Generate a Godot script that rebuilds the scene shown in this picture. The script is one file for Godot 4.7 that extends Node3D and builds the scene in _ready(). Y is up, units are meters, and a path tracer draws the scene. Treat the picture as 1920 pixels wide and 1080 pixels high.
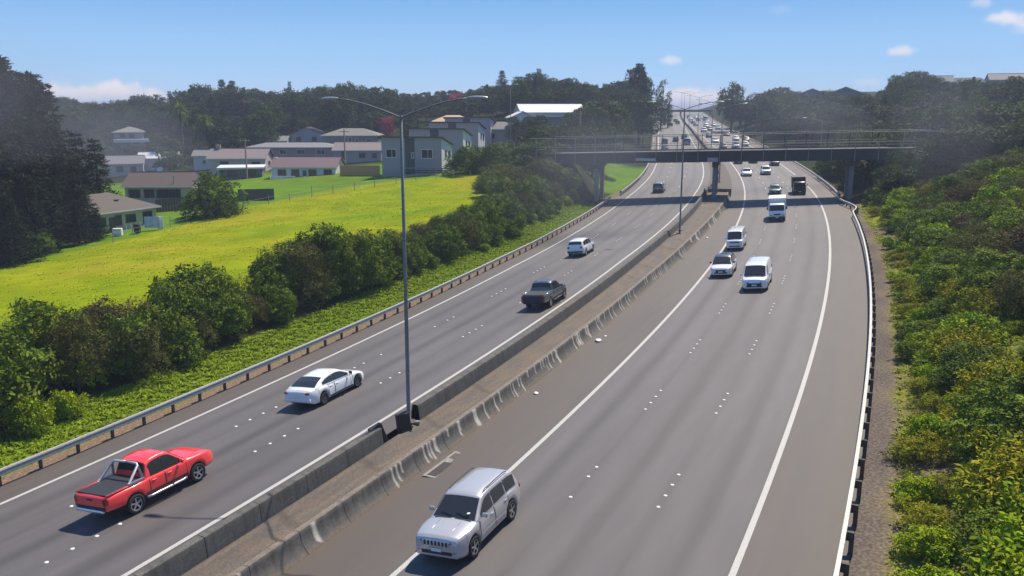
extends Node3D
# A motorway seen from a tall pole: two carriageways split by a concrete median, a road bridge across, shrubs, a paddock, houses and wooded hills.

# ---------------------------------------------------------------- road alignment (metres; x right, y up, -z ahead)
const CK := [0.0, 40.0, 80.0, 110.0, 140.0, 180.0, 230.0, 300.0, 600.0]
const CV := [0.00163, 0.00158, 0.00148, 0.00178, 0.00161, 0.00127, 0.00016, -0.00025, -0.00002]
const HK := [0.0, 40.0, 80.0, 115.0, 160.0, 230.0, 310.0, 460.0, 600.0]
const HV := [-0.018, 0.449, 0.994, 1.55, 2.184, 4.322, 7.123, 10.79, 13.812]
const GK := [0.0, 60.0, 120.0, 200.0, 310.0, 600.0]
const GV := [7.37, 8.052, 7.755, 6.479, 3.575, 1.8]
const S0 := -40.0
const S1 := 660.0
var FX := PackedFloat64Array()
var FZ := PackedFloat64Array()
var FH := PackedFloat64Array()
var HM := PackedFloat64Array()
var rng := RandomNumberGenerator.new()
var M := {}
var used := {}
var nz := FastNoiseLite.new()
var nz2 := FastNoiseLite.new()

func lerpk(x: float, ks: Array, vs: Array) -> float:
	if x <= ks[0]: return vs[0]
	for i in range(1, ks.size()):
		if x <= ks[i]:
			return lerpf(vs[i - 1], vs[i], (x - ks[i - 1]) / (ks[i] - ks[i - 1]))
	return vs[-1]

func ss(a: float, b: float, x: float) -> float:
	var t := clampf((x - a) / (b - a), 0.0, 1.0)
	return t * t * (3.0 - 2.0 * t)

func init_road() -> void:
	var n := int(S1 - S0) + 1
	FX.resize(n); FZ.resize(n); FH.resize(n)
	var i0 := int(-S0)
	FX[i0] = -6.1157; FZ[i0] = 21.1097; FH[i0] = 0.4617
	for i in range(i0 + 1, n):
		FH[i] = FH[i - 1] - (lerpk(S0 + i, CK, CV) + lerpk(S0 + i - 1, CK, CV)) / 2.0
		var m := (FH[i] + FH[i - 1]) / 2.0
		FX[i] = FX[i - 1] + sin(m); FZ[i] = FZ[i - 1] + cos(m)
	for i in range(i0 - 1, -1, -1):
		FH[i] = FH[i + 1] + (lerpk(S0 + i, CK, CV) + lerpk(S0 + i + 1, CK, CV)) / 2.0
		var m := (FH[i] + FH[i + 1]) / 2.0
		FX[i] = FX[i + 1] - sin(m); FZ[i] = FZ[i + 1] - cos(m)
	for i in HK.size():
		if i == 0: HM.append((HV[1] - HV[0]) / (HK[1] - HK[0]))
		elif i == HK.size() - 1: HM.append((HV[i] - HV[i - 1]) / (HK[i] - HK[i - 1]))
		else:
			var a: float = HK[i] - HK[i - 1]
			var b: float = HK[i + 1] - HK[i]
			HM.append(((HV[i] - HV[i - 1]) / a * b + (HV[i + 1] - HV[i]) / b * a) / (a + b))

func prof(s: float) -> float:
	if s < 0.0: return HV[0] + HM[0] * s
	var j := 0
	while j < HK.size() - 2 and s > HK[j + 1]: j += 1
	var w: float = HK[j + 1] - HK[j]
	var t: float = (s - HK[j]) / w
	var t2 := t * t
	var t3 := t2 * t
	return (2 * t3 - 3 * t2 + 1) * HV[j] + (t3 - 2 * t2 + t) * w * HM[j] + (-2 * t3 + 3 * t2) * HV[j + 1] + (t3 - t2) * w * HM[j + 1]

func gap(s: float) -> float: return lerpk(s, GK, GV)
func tilt(s: float) -> float: return lerpk(s, [70.0, 140.0, 260.0], [0.094, 0.0443, 0.0])
func lift(s: float) -> float: return 0.504 * lerpk(s, [0.0, 140.0, 300.0], [1.0, 0.6, 0.0])
func base_r(s: float) -> float: return lerpk(s, [55.0, 80.0, 105.0, 125.0, 310.0], [-3.85, -3.3, -2.45, -2.1, -1.3])   # foot of the right median wall
func head(s: float) -> float:
	var f := clampf(s - S0, 0.0, S1 - S0 - 1.001)
	return lerpf(FH[int(f)], FH[int(f) + 1], f - int(f))

func plan(s: float, t: float) -> Vector2:   # x and distance ahead
	var f := clampf(s - S0, 0.0, S1 - S0 - 1.001)
	var i := int(f)
	var k := f - i
	var h := lerpf(FH[i], FH[i + 1], k)
	return Vector2(lerpf(FX[i], FX[i + 1], k) + t * cos(h), lerpf(FZ[i], FZ[i + 1], k) - t * sin(h))

func road_y(s: float, t: float) -> float:   # the paved surface
	var g := gap(s)
	if t > (base_r(s) - g + 2.0) * 0.5: return prof(s) + tilt(s) * t
	return prof(s) + lift(s) + tilt(s) * (t + g)

func ground_y(s: float, t: float) -> float:
	var g := gap(s)
	var p := plan(s, t)
	if t > 13.8:
		var q := t - 14.6
		var hh := prof(s) + tilt(s) * 13.4 + lerpk(q, [0.0, 1.0, 17.0, 77.0, 300.0], [0.0, 0.1, 5.0, 12.0, 15.0])
		var em := exp(-pow((s - 119.0) / 9.0, 4.0)) * ss(3, 14, q) * (1.0 - ss(60, 120, q))
		return hh + (maxf(9.2, hh) - hh) * em
	if t > -g - 12.6:
		return road_y(s, t)
	var ed := prof(s) + lift(s) - tilt(s) * 12.6
	var q := -t - g - 12.6
	var far := -0.7 + 0.075 * (minf(p.x, 10.0) + 52.0) + 0.022 * (p.y - 86.0) + ss(185, 400, p.y) * 14.0
	var hh := ed + (far - ed) * ss(2, 14, q)
	var em := exp(-pow((s - 119.0) / 9.0, 4.0)) * ss(2, 10, q) * (1.0 - ss(12, 26, q))
	return hh + (maxf(7.6, hh) - hh) * em

func on_road(s: float, t: float, h := 0.0) -> Vector3:
	var p := plan(s, t)
	return Vector3(p.x, road_y(s, t) + h, -p.y)

func on_ground(s: float, t: float, h := 0.0) -> Vector3:
	var p := plan(s, t)
	return Vector3(p.x, ground_y(s, t) + h, -p.y)

func st_of(x: float, z: float) -> Vector2:
	var best := 1e18
	var bi := 0
	for i in range(1, FX.size() - 1, 4):
		var d := (FX[i] - x) * (FX[i] - x) + (FZ[i] - z) * (FZ[i] - z)
		if d < best:
			best = d; bi = i
	for i in range(maxi(1, bi - 4), mini(FX.size() - 1, bi + 5)):
		var d := (FX[i] - x) * (FX[i] - x) + (FZ[i] - z) * (FZ[i] - z)
		if d < best:
			best = d; bi = i
	var h := FH[bi]
	return Vector2(S0 + bi + (x - FX[bi]) * sin(h) + (z - FZ[bi]) * cos(h), (x - FX[bi]) * cos(h) - (z - FZ[bi]) * sin(h))

func ground_at(x: float, z: float) -> float:   # z: distance ahead
	var q := st_of(x, z)
	return ground_y(q.x, q.y)

# ---------------------------------------------------------------- mesh and node helpers
class MB:
	var st := SurfaceTool.new()
	var col := Color(1, 1, 1)
	func _init(): 
		st.begin(Mesh.PRIMITIVE_TRIANGLES)
		st.set_smooth_group(-1)
	func smooth(on: bool): st.set_smooth_group(0 if on else -1)
	func group(n: int): st.set_smooth_group(n)
	func v(p: Vector3, uv := Vector2.ZERO):
		st.set_color(col); st.set_uv(uv); st.add_vertex(p)
	func tri(a: Vector3, b: Vector3, c: Vector3):
		v(a); v(b); v(c)
	func q(a: Vector3, b: Vector3, c: Vector3, d: Vector3):
		v(a); v(b); v(c); v(a); v(c); v(d)
	func box(c: Vector3, s: Vector3, b := Basis()):
		var h := s * 0.5
		var p := []
		for i in 8:
			p.append(c + b * Vector3(h.x if i & 1 else -h.x, h.y if i & 2 else -h.y, h.z if i & 4 else -h.z))
		for f in [[4, 6, 7, 5], [1, 3, 2, 0], [0, 2, 6, 4], [5, 7, 3, 1], [2, 3, 7, 6], [0, 4, 5, 1]]:
			q(p[f[0]], p[f[1]], p[f[2]], p[f[3]])
	func bevel(c: Vector3, s: Vector3, r: float, b := Basis()):   # a box with its long edges cut
		var h := s * 0.5
		var rings := []
		for k in [[-h.z, r], [-h.z + r, 0.0], [h.z - r, 0.0], [h.z, r]]:
			var i: float = k[1]
			var hx := h.x - i
			var hy := h.y - i
			var ring := []
			for e in [[hx, hy - r], [hx - r, hy], [-hx + r, hy], [-hx, hy - r], [-hx, -hy + r], [-hx + r, -hy], [hx - r, -hy], [hx, -hy + r]]:
				ring.append(c + b * Vector3(e[0], e[1], k[0]))
			rings.append(ring)
		loft(rings, true)
		for e in [rings[0], rings[3]]: fan(e)
	func loft(rings: Array, closed: bool):
		for i in rings.size() - 1:
			var n: int = rings[i].size()
			for j in (n if closed else n - 1):
				var k := (j + 1) % n
				q(rings[i][j], rings[i + 1][j], rings[i + 1][k], rings[i][k])
	func fan(ring: Array):
		var c := Vector3.ZERO
		for p in ring: c += p
		c /= ring.size()
		for j in ring.size(): tri(c, ring[(j + 1) % ring.size()], ring[j])
	func tube(pts: Array, radii: Array, sides := 8, cap := true):
		var rings := []
		for i in pts.size():
			var d: Vector3 = (pts[mini(i + 1, pts.size() - 1)] - pts[maxi(i - 1, 0)]).normalized()
			var u := d.cross(Vector3(0.31, 0.17, 0.93)).normalized()
			if absf(d.y) > 0.9: u = d.cross(Vector3(1, 0, 0)).normalized()
			var w := d.cross(u)
			var r: float = radii[mini(i, radii.size() - 1)]
			var ring := []
			for k in sides:
				var a := TAU * k / sides
				ring.append(pts[i] + u * cos(a) * r + w * sin(a) * r)
			rings.append(ring)
		loft(rings, true)
		if cap:
			fan(rings[0]); fan(rings[-1])
	func disc(c: Vector3, r: float, n: Vector3, sides := 12):
		var u := n.cross(Vector3(0.3, 0.9, 0.1)).normalized()
		var w := n.cross(u)
		var ring := []
		for k in sides: ring.append(c + u * cos(TAU * k / sides) * r + w * sin(TAU * k / sides) * r)
		fan(ring)
	func done() -> ArrayMesh:
		st.generate_normals()
		st.index()
		return st.commit()

func numbered(n: String) -> String:
	var k: int = used.get(n, -1) + 1
	used[n] = k
	return n if k == 0 else "%s_%03d" % [n, k]

func thing(called: String, label: String, category: String, at := Vector3.ZERO, grp := "") -> Node3D:
	var o := Node3D.new()
	o.name = numbered(called)
	add_child(o)
	o.position = at
	tag(o, label, category, grp)
	return o

func tag(o: Node3D, label: String, category: String, grp := "", kind := "") -> Node3D:
	if label: o.set_meta("label", label)
	if category: o.set_meta("category", category)
	if grp: o.set_meta("group", grp)
	if kind: o.set_meta("kind", kind)
	return o

func mi(called: String, mesh: Mesh, m: Material, parent: Node = null) -> MeshInstance3D:
	var o := MeshInstance3D.new()
	o.mesh = mesh
	o.material_override = m
	if parent == null:
		o.name = numbered(called)
		add_child(o)
	else:
		o.name = called
		parent.add_child(o, true)
	return o

func structure(called: String, mesh: Mesh, m: Material, label := "") -> MeshInstance3D:
	var o := mi(called, mesh, m)
	o.set_meta("kind", "structure")
	if label: o.set_meta("label", label)
	return o

func copy(root: Node3D, label: String, grp := "") -> Node3D:
	var r: Node3D = root.duplicate()
	r.name = numbered(str(root.name).rstrip("0123456789").rstrip("_"))
	add_child(r)
	r.set_meta("label", label)
	if grp: r.set_meta("group", grp)
	return r

# ---------------------------------------------------------------- materials
func lin(r: float, g: float, b: float) -> Color: return Color(r, g, b).linear_to_srgb()

func mat(c: Color, rough := 0.8, metal := 0.0) -> StandardMaterial3D:   # c: linear values
	var m := StandardMaterial3D.new()
	m.albedo_color = Color(c.r, c.g, c.b).linear_to_srgb()
	m.roughness = rough
	m.metallic = metal
	return m

func grain(seed_: int, freq: float, lo: float, hi: float, oct := 4) -> NoiseTexture2D:
	var t := NoiseTexture2D.new()
	var n := FastNoiseLite.new()
	n.seed = seed_; n.frequency = freq; n.fractal_octaves = oct
	n.noise_type = FastNoiseLite.TYPE_SIMPLEX_SMOOTH
	t.noise = n; t.width = 512; t.height = 512; t.seamless = true
	var g := Gradient.new()
	g.set_color(0, Color(lo, lo, lo)); g.set_color(1, Color(hi, hi, hi))
	t.color_ramp = g
	return t

func vmat(rough: float, tex: Texture2D, scale: float, bump := 0.0) -> StandardMaterial3D:   # vertex colours times a grain
	var m := StandardMaterial3D.new()
	m.vertex_color_use_as_albedo = true
	m.albedo_texture = tex
	m.uv1_triplanar = true
	m.uv1_world_triplanar = true
	m.uv1_scale = Vector3.ONE * scale
	m.roughness = rough
	if bump > 0.0:
		m.heightmap_enabled = true
		m.heightmap_texture = tex
		m.heightmap_scale = bump
	return m

func gmat(c: Color, rough: float, tex: Texture2D, scale: float, metal := 0.0) -> StandardMaterial3D:
	var m := mat(c, rough, metal)
	m.albedo_texture = tex
	m.uv1_triplanar = true
	m.uv1_scale = Vector3.ONE * scale
	return m

func paint(c: Color, metal := 0.0) -> StandardMaterial3D:
	var m := mat(c, 0.35, metal)
	m.clearcoat_enabled = true
	m.clearcoat = 1.0
	m.clearcoat_roughness = 0.06
	return m

func leaf_mat(back: float) -> StandardMaterial3D:
	var m := StandardMaterial3D.new()
	m.vertex_color_use_as_albedo = true
	m.roughness = 0.65
	m.metallic_specular = 0.14
	m.cull_mode = BaseMaterial3D.CULL_DISABLED
	m.backlight_enabled = true
	m.backlight = Color(back, back, back * 0.45)
	return m

func make_materials() -> void:
	var g1 := grain(3, 0.02, 0.72, 1.0)
	var g2 := grain(9, 0.06, 0.8, 1.0, 3)
	M.asphalt = vmat(0.68, grain(23, 0.07, 0.60, 1.0, 4), 0.8, 0.5)
	M.ground = vmat(0.95, grain(5, 0.03, 0.58, 1.0, 5), 0.35, 1.6)
	M.ground.metallic_specular = 0.12
	M.concrete = vmat(0.9, g1, 0.7, 0.6)
	M.paint_line = gmat(Color(0.66, 0.65, 0.62), 0.7, grain(19, 0.05, 0.6, 1.0, 4), 0.7)
	M.stud = mat(Color(0.66, 0.65, 0.62), 0.5)
	M.steel = gmat(Color(0.50, 0.50, 0.48), 0.45, g1, 0.8, 0.55)
	M.steel_bright = gmat(Color(0.54, 0.53, 0.50), 0.5, g1, 0.8, 0.2)
	M.pole = gmat(Color(0.26, 0.25, 0.24), 0.5, g1, 0.5, 0.3)
	M.post = gmat(Color(0.10, 0.085, 0.07), 0.8, g1, 0.8)
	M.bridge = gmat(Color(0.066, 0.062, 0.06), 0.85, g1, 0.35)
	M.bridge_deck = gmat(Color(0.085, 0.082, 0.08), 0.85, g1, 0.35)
	M.bridge_rail = mat(Color(0.20, 0.195, 0.185), 0.6, 0.2)
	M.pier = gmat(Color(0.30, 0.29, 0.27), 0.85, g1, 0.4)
	M.black = mat(Color(0.018, 0.018, 0.02), 0.6)
	M.trim = mat(Color(0.025, 0.025, 0.027), 0.55)
	M.tyre = mat(Color(0.016, 0.016, 0.016), 0.8)
	M.rim = mat(Color(0.5, 0.5, 0.52), 0.35, 0.7)
	M.rim_dark = mat(Color(0.09, 0.09, 0.1), 0.4, 0.5)
	M.glass = mat(Color(0.030, 0.032, 0.036), 0.07)
	M.lamp = mat(Color(0.24, 0.25, 0.27), 0.1)
	M.tail = mat(Color(0.30, 0.015, 0.012), 0.2)
	M.amber = mat(Color(0.6, 0.2, 0.03), 0.3)
	M.plate = mat(Color(0.7, 0.7, 0.68), 0.5)
	M.chrome = mat(Color(0.75, 0.75, 0.76), 0.18, 0.9)
	M.white = paint(Color(0.76, 0.77, 0.78))
	M.silver = paint(Color(0.46, 0.45, 0.47), 0.35)
	M.red = paint(Color(0.92, 0.045, 0.045))
	M.slate = paint(Color(0.085, 0.09, 0.095), 0.3)
	M.dark = paint(Color(0.02, 0.022, 0.025))
	M.maroon = paint(Color(0.16, 0.02, 0.02))
	M.blue = paint(Color(0.05, 0.09, 0.16))
	M.teal = paint(Color(0.05, 0.15, 0.14))
	M.grey = paint(Color(0.22, 0.21, 0.22), 0.3)
	M.cloth_white = mat(Color(0.75, 0.75, 0.73), 0.9)
	M.bark = gmat(Color(0.10, 0.075, 0.055), 0.95, g1, 0.6)
	M.leaf = leaf_mat(0.5)
	M.needle = leaf_mat(0.2)
	M.window = mat(Color(0.03, 0.035, 0.04), 0.1)
	M.frame = mat(Color(0.72, 0.72, 0.70), 0.5)
	M.frame_dark = mat(Color(0.05, 0.05, 0.055), 0.5)
	M.timber = gmat(Color(0.14, 0.125, 0.11), 0.9, g1, 0.7)
	M.orange_timber = gmat(Color(0.62, 0.34, 0.14), 0.85, g1, 0.7)
	M.wire = mat(Color(0.2, 0.2, 0.19), 0.6, 0.3)

# ---------------------------------------------------------------- ground, roads and markings
func grid_mesh(rows: Array, colors: Array) -> ArrayMesh:
	var vs := PackedVector3Array()
	var cs := PackedColorArray()
	var ns := PackedVector3Array()
	var ix := PackedInt32Array()
	var w: int = rows[0].size()
	for i in rows.size():
		for j in w:
			vs.append(rows[i][j])
			cs.append(colors[i][j])
			var a: Vector3 = rows[mini(i + 1, rows.size() - 1)][j] - rows[maxi(i - 1, 0)][j]
			var b: Vector3 = rows[i][mini(j + 1, w - 1)] - rows[i][maxi(j - 1, 0)]
			var n := b.cross(a).normalized()
			ns.append(n if n.y >= 0.0 else -n)
	for i in rows.size() - 1:
		for j in w - 1:
			var k := i * w + j
			ix.append_array([k, k + w, k + w + 1, k, k + w + 1, k + 1])
	var arr := []
	arr.resize(Mesh.ARRAY_MAX)
	arr[Mesh.ARRAY_VERTEX] = vs
	arr[Mesh.ARRAY_NORMAL] = ns
	arr[Mesh.ARRAY_COLOR] = cs
	arr[Mesh.ARRAY_INDEX] = ix
	var m := ArrayMesh.new()
	m.add_surface_from_arrays(Mesh.PRIMITIVE_TRIANGLES, arr)
	return m

func srange(a: float, b: float) -> Array:   # finer near, coarser far
	var r := []
	var s := a
	while s < b:
		r.append(s)
		s += 1.0 if s < 130.0 else (2.5 if s < 260.0 else 8.0)
	r.append(b)
	return r

func field_edge(x: float) -> float:   # how far ahead the open paddock ends and the lawns begin
	return lerpk(x, [-75.0, -60.0, -52.0, -47.0, -38.0, -30.0, -20.0, 0.0], [66.0, 76.0, 86.0, 98.0, 126.0, 139.0, 148.0, 146.0])

func make_ground() -> void:
	var ts := [-330.0, -280.0, -240.0, -200.0, -170.0, -150.0, -135.0]
	var t := -122.0
	while t < -36.0:
		ts.append(t); t += 1.5
	while t < -19.5:
		ts.append(t); t += 0.6
	ts.append(-18.6)
	var left_n: int = ts.size()
	var rows := []
	var cols := []
	var tr := [13.2, 13.9]
	t = 14.5
	while t < 24.0:
		tr.append(t); t += 0.5
	while t < 60.0:
		tr.append(t); t += 3.0
	tr.append_array([64.0, 75.0, 90.0, 110.0, 140.0, 180.0, 230.0, 290.0, 340.0])
	for s in srange(-40.0, 655.0):
		var row := []
		var cr := []
		var g := gap(s)
		for tt in ts:
			var u: float = tt
			if tt > -36.0: u = tt - (g - 7.4) * ((tt + 36.0) / 17.4)
			var p := on_ground(s, u)
			p.y -= 0.06
			row.append(p)
			var q := -u - g - 12.6
			var x := p.x
			var z := -p.z
			var n1 := nz.get_noise_2d(x * 3.0, z * 3.0)
			var n2 := nz2.get_noise_2d(x, z)
			var c := Color(0.30, 0.215, 0.155)   # gravel under the guard rail
			if s > 150.0: c = Color(0.26, 0.20, 0.12)
			var verge := Color(0.19 + 0.07 * n2, 0.29 + 0.04 * n1, 0.02)
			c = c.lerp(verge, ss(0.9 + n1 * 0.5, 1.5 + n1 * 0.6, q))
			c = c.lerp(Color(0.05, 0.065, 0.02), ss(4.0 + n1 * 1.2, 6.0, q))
			var field := Color(0.315 + 0.10 * n2 + 0.10 * n1, 0.375 + 0.07 * n1 + 0.03 * n2, 0.004)
			var n4 := nz.get_noise_2d(x * 14.0 + 40.0, z * 14.0)
			var n5 := nz2.get_noise_2d(x * 9.0, z * 2.4 + x * 2.0)
			field = field * (1.0 + 0.34 * n4 + 0.14 * n5)
			field = field.lerp(Color(0.44, 0.37, 0.06), ss(0.25, 0.55, n2 + n1 * 0.5) * 0.32)
			c = c.lerp(field, ss(11.0, 13.5, q))
			var fe := field_edge(x)
			c = c.lerp(Color(0.16 + 0.07 * n1, 0.29 + 0.05 * n2 + 0.06 * n1, 0.02) * (1.0 + 0.35 * n4), ss(fe - 3.0, fe + 3.0, z))
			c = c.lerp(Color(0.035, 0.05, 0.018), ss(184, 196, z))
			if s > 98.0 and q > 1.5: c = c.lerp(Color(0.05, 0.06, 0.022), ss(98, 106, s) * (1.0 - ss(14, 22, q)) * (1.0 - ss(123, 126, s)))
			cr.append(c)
		for k in [-g - 12.0, -g - 6.0, -g + 1.0, base_r(s) + 1.0, 4.0, 12.6]:   # sunk well under the roads
			row.append(on_road(s, k, -0.7))
			cr.append(Color(0.2, 0.17, 0.15))
		for tt in tr:
			var p := on_ground(s, tt)
			p.y -= 0.06 if tt < 14.0 else 0.0
			row.append(p)
			var n1 := nz.get_noise_2d(p.x * 3.0, p.z * 3.0)
			var n2 := nz2.get_noise_2d(p.x, p.z)
			var c := Color(0.205, 0.172, 0.152) * (1.0 + 0.3 * n1)
			c = c.lerp(Color(0.27, 0.215, 0.13), ss(14.3, 15.0, tt + n1 * 0.5))
			c = c.lerp(Color(0.30, 0.31, 0.02), ss(14.9, 15.7, tt + n1 * 1.2) * ss(-0.5, 0.2, n2 + n1 * 0.5))
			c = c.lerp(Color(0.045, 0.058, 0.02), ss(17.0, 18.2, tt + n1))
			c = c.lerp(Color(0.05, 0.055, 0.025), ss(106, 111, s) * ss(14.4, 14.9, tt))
			c = c.lerp(Color(0.30 + 0.2 * n1, 0.34, 0.06), ss(18.0, 18.6, tt) * (1.0 - ss(23.0, 26.0, tt)) * ss(21, 23, s) * (1.0 - ss(36, 40, s)))
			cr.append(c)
		rows.append(row); cols.append(cr)
	# the strip between the two halves lies under the roads
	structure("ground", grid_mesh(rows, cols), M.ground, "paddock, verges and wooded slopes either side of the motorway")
	var b := MB.new()
	b.col = Color(0.05, 0.06, 0.03)
	b.q(Vector3(-6000, -3.2, 3000), Vector3(-6000, -3.2, -9000), Vector3(6000, -3.2, -9000), Vector3(6000, -3.2, 3000))
	structure("distant_ground", b.done(), M.ground, "low ground reaching to the horizon")

func road_sheet(called: String, label: String, t0: Callable, t1: Callable, lanes: Callable, n: int) -> MeshInstance3D:
	var rows := []
	var cols := []
	for s in srange(-40.0, 655.0):
		var row := []
		var cr := []
		for j in n + 1:
			var t: float = lerpf(t0.call(s), t1.call(s), float(j) / n)
			row.append(on_road(s, t))
			var u: float = lanes.call(s, t)      # 0..10.5 across the three lanes
			var n1 := nz.get_noise_2d(t * 9.0, s * 0.35)
			var n2 := nz2.get_noise_2d(t * 6.0, s * 0.8)
			var n3 := nz.get_noise_2d(t * 30.0 + 500.0, s * 4.0)
			var patch := ss(0.18, 0.30, nz2.get_noise_2d(t * 1.2 + 90.0, s * 0.5))
			var v := 0.150 + 0.018 * n2 + 0.012 * n1 + 0.017 * n3
			v *= 1.0 - 0.10 * patch
			var c := Color(v * 1.025, v * 0.935, v * 0.97)
			if u > -0.05 and u < 10.55:
				var f := fposmod(u, 3.5)
				var wheel := exp(-pow((f - 0.9) / 0.42, 2.0)) + exp(-pow((f - 2.6) / 0.42, 2.0))
				var oil := exp(-pow((f - 1.75) / 0.38, 2.0))
				var k := 1.0 + 0.10 * wheel * (0.8 + 0.6 * n1) - 0.34 * oil * (0.75 + 0.9 * n1) - 0.16 * exp(-pow((minf(f, 3.5 - f)) / 0.16, 2.0))
				c = Color(c.r * k, c.g * k, c.b * k)
			else:
				c = Color(0.135, 0.113, 0.103) * (1.0 + 0.12 * n1 + 0.12 * n3 - 0.08 * patch)
				var edge := absf(u) if u < 0.0 else u - 10.5
				c = c.lerp(Color(0.138, 0.113, 0.098), ss(1.2, 3.5, edge))
				if u > 10.5: c = c.lerp(Color(0.125, 0.112, 0.108), 0.35 * ss(0.0, 1.0, 1.0 - absf(edge - 1.0)))
			cr.append(c)
		rows.append(row); cols.append(cr)
	return structure(called, grid_mesh(rows, cols), M.asphalt, label)

func ribbon(s0: float, s1: float, t0: Callable, t1: Callable, h: float, step := 1.0) -> ArrayMesh:
	var b := MB.new()
	b.smooth(true)
	var s := s0
	while s < s1:
		var e := minf(s + step, s1)
		b.q(on_road(s, t0.call(s), h), on_road(e, t0.call(e), h), on_road(e, t1.call(e), h), on_road(s, t1.call(s), h))
		s = e
	return b.done()

func make_roads() -> void:
	var right := road_sheet("motorway_road", "carriageway with three lanes of oncoming traffic on the right", func(s): return base_r(s), func(s): return 13.75, func(s, t): return t, 74)
	var left := road_sheet("motorway_road", "carriageway with three lanes heading away on the left", func(s): return -gap(s) - 12.55, func(s): return -gap(s) + 1.35, func(s, t): return t + gap(s) + 10.5, 62)
	for k in [[right, 0.0], [right, 10.5]]:
		var o: float = k[1]
		mi("edge_line", ribbon(-40, 560, func(s): return o - 0.11, func(s): return o + 0.11, 0.006, 2.0), M.paint_line, k[0])
	for o in [0.0, -10.5]:
		mi("edge_line", ribbon(-40, 560, func(s): return -gap(s) + o - 0.11, func(s): return -gap(s) + o + 0.11, 0.006, 2.0), M.paint_line, left)
	var sb := MB.new()   # a raised round stud
	sb.smooth(true)
	sb.loft([ring_y(0.08, 0.0, 8), ring_y(0.07, 0.018, 8), ring_y(0.035, 0.026, 8)], true)
	sb.fan(ring_y(0.035, 0.026, 8))
	var stud := sb.done()
	for k in [[right, 3.5, 1.6, false], [right, 7.0, 1.6, false], [left, -4.1 - 3.0, 2.7, true], [left, -0.6 - 3.0, 0.1, true]]:
		var s: float = k[2]
		while s < 128.0:
			for i in 4:
				if rng.randf() < 0.06: continue
				var tt: float = k[1] - (gap(s) if k[3] else 0.0)
				var o := mi("lane_stud", stud, M.stud, k[0])
				o.position = on_road(s + i, tt, 0.004)
			s += 10.4
	# long faint dashes where the studs are too far off to see
	for k in [[right, 3.5, false], [right, 7.0, false], [left, -7.0, true], [left, -3.5, true]]:
		var b := MB.new()
		var s := 131.0
		while s < 330.0:
			var tt: float = k[1] - (gap(s) if k[2] else 0.0)
			b.q(on_road(s, tt - 0.06, 0.006), on_road(s + 3, tt - 0.06, 0.006), on_road(s + 3, tt + 0.06, 0.006), on_road(s, tt + 0.06, 0.006))
			s += 10.4
		mi("lane_dashes", b.done(), M.paint_line, k[0]).set_meta("kind", "stuff")
	# grated drain and cover in the right shoulder by the median
	var d := thing("road_drain", "grated drain channel with a square cover at the foot of the right median wall", "drain", on_road(13.8, -3.1, 0.004))
	d.rotation.y = -head(13.8)
	var pb := MB.new()
	pb.box(Vector3(0, 0, 0), Vector3(0.75, 0.012, 2.9)); mi("concrete_surround", pb.done(), M.pier, d)
	pb = MB.new(); pb.box(Vector3(0, 0.008, 0.55), Vector3(0.44, 0.014, 1.5)); mi("grate_pit", pb.done(), M.black, d)
	for i in 14:
		pb = MB.new(); pb.box(Vector3(0, 0.018, -0.12 + i * 0.105), Vector3(0.44, 0.012, 0.035)); mi("grate_bar", pb.done(), M.post, d)
	pb = MB.new(); pb.box(Vector3(0, 0.009, -0.95), Vector3(0.5, 0.012, 0.6)); mi("pit_cover", pb.done(), M.post, d)
	# litter on the shoulder
	for k in [[23.9, -3.05, 0.32, "crumpled white litter on the right shoulder a few metres past the grated drain"], [35.1, -3.1, 0.5, "large scrap of white litter by the right median wall beyond the dark grey ute"], [36.4, -3.0, 0.2, "small white scrap just beyond the larger litter by the right median wall"], [80.0, -2.6, 0.35, "pale litter at the foot of the right median wall near the second lamp post"]]:
		var lb := MB.new()
		lb.smooth(true)
		var rr: float = k[2]
		var rings := []
		for i in 5:
			var ring := []
			for j in 8:
				var a := TAU * j / 8
				var r2 := rr * 0.5 * sin(PI * (0.08 + 0.84 * i / 4.0)) * rng.randf_range(0.6, 1.2)
				ring.append(Vector3(cos(a) * r2, rr * 0.07 * i * rng.randf_range(0.8, 1.2), sin(a) * r2 * 1.6))
			rings.append(ring)
		lb.loft(rings, true)
		lb.fan(rings[4])
		tag(mi("litter", lb.done(), M.cloth_white), k[3], "litter", "scraps of litter on the shoulder").position = on_road(k[0], k[1], 0.0)

func ring_y(r: float, y: float, n: int, sx := 1.0) -> Array:
	var a := []
	for i in n: a.append(Vector3(cos(TAU * i / n) * r * sx, y, sin(TAU * i / n) * r))
	return a

# ---------------------------------------------------------------- concrete median
func stain(kind: int, s: float, f: float) -> Color:   # f: 0 at the top of the wall, 1 at its foot
	var c := 0.135 + 0.03 * nz.get_noise_2d(s * 14.0, f * 30.0 + kind * 77.0)
	var col := Color(c * 1.02, c * 0.97, c * 0.90)
	var d := nz.get_noise_2d(s * 42.0, kind * 300.0 + f * 6.0)
	var dark := ss(-0.05, 0.35, d) * (1.0 - 0.7 * f)
	col = col.lerp(Color(0.06, 0.056, 0.052), dark * 0.7)
	if kind == 1: col = col.lerp(Color(0.27, 0.21, 0.155), ss(0.70, 0.92, f))   # mud along the flared foot
	return col

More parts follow.
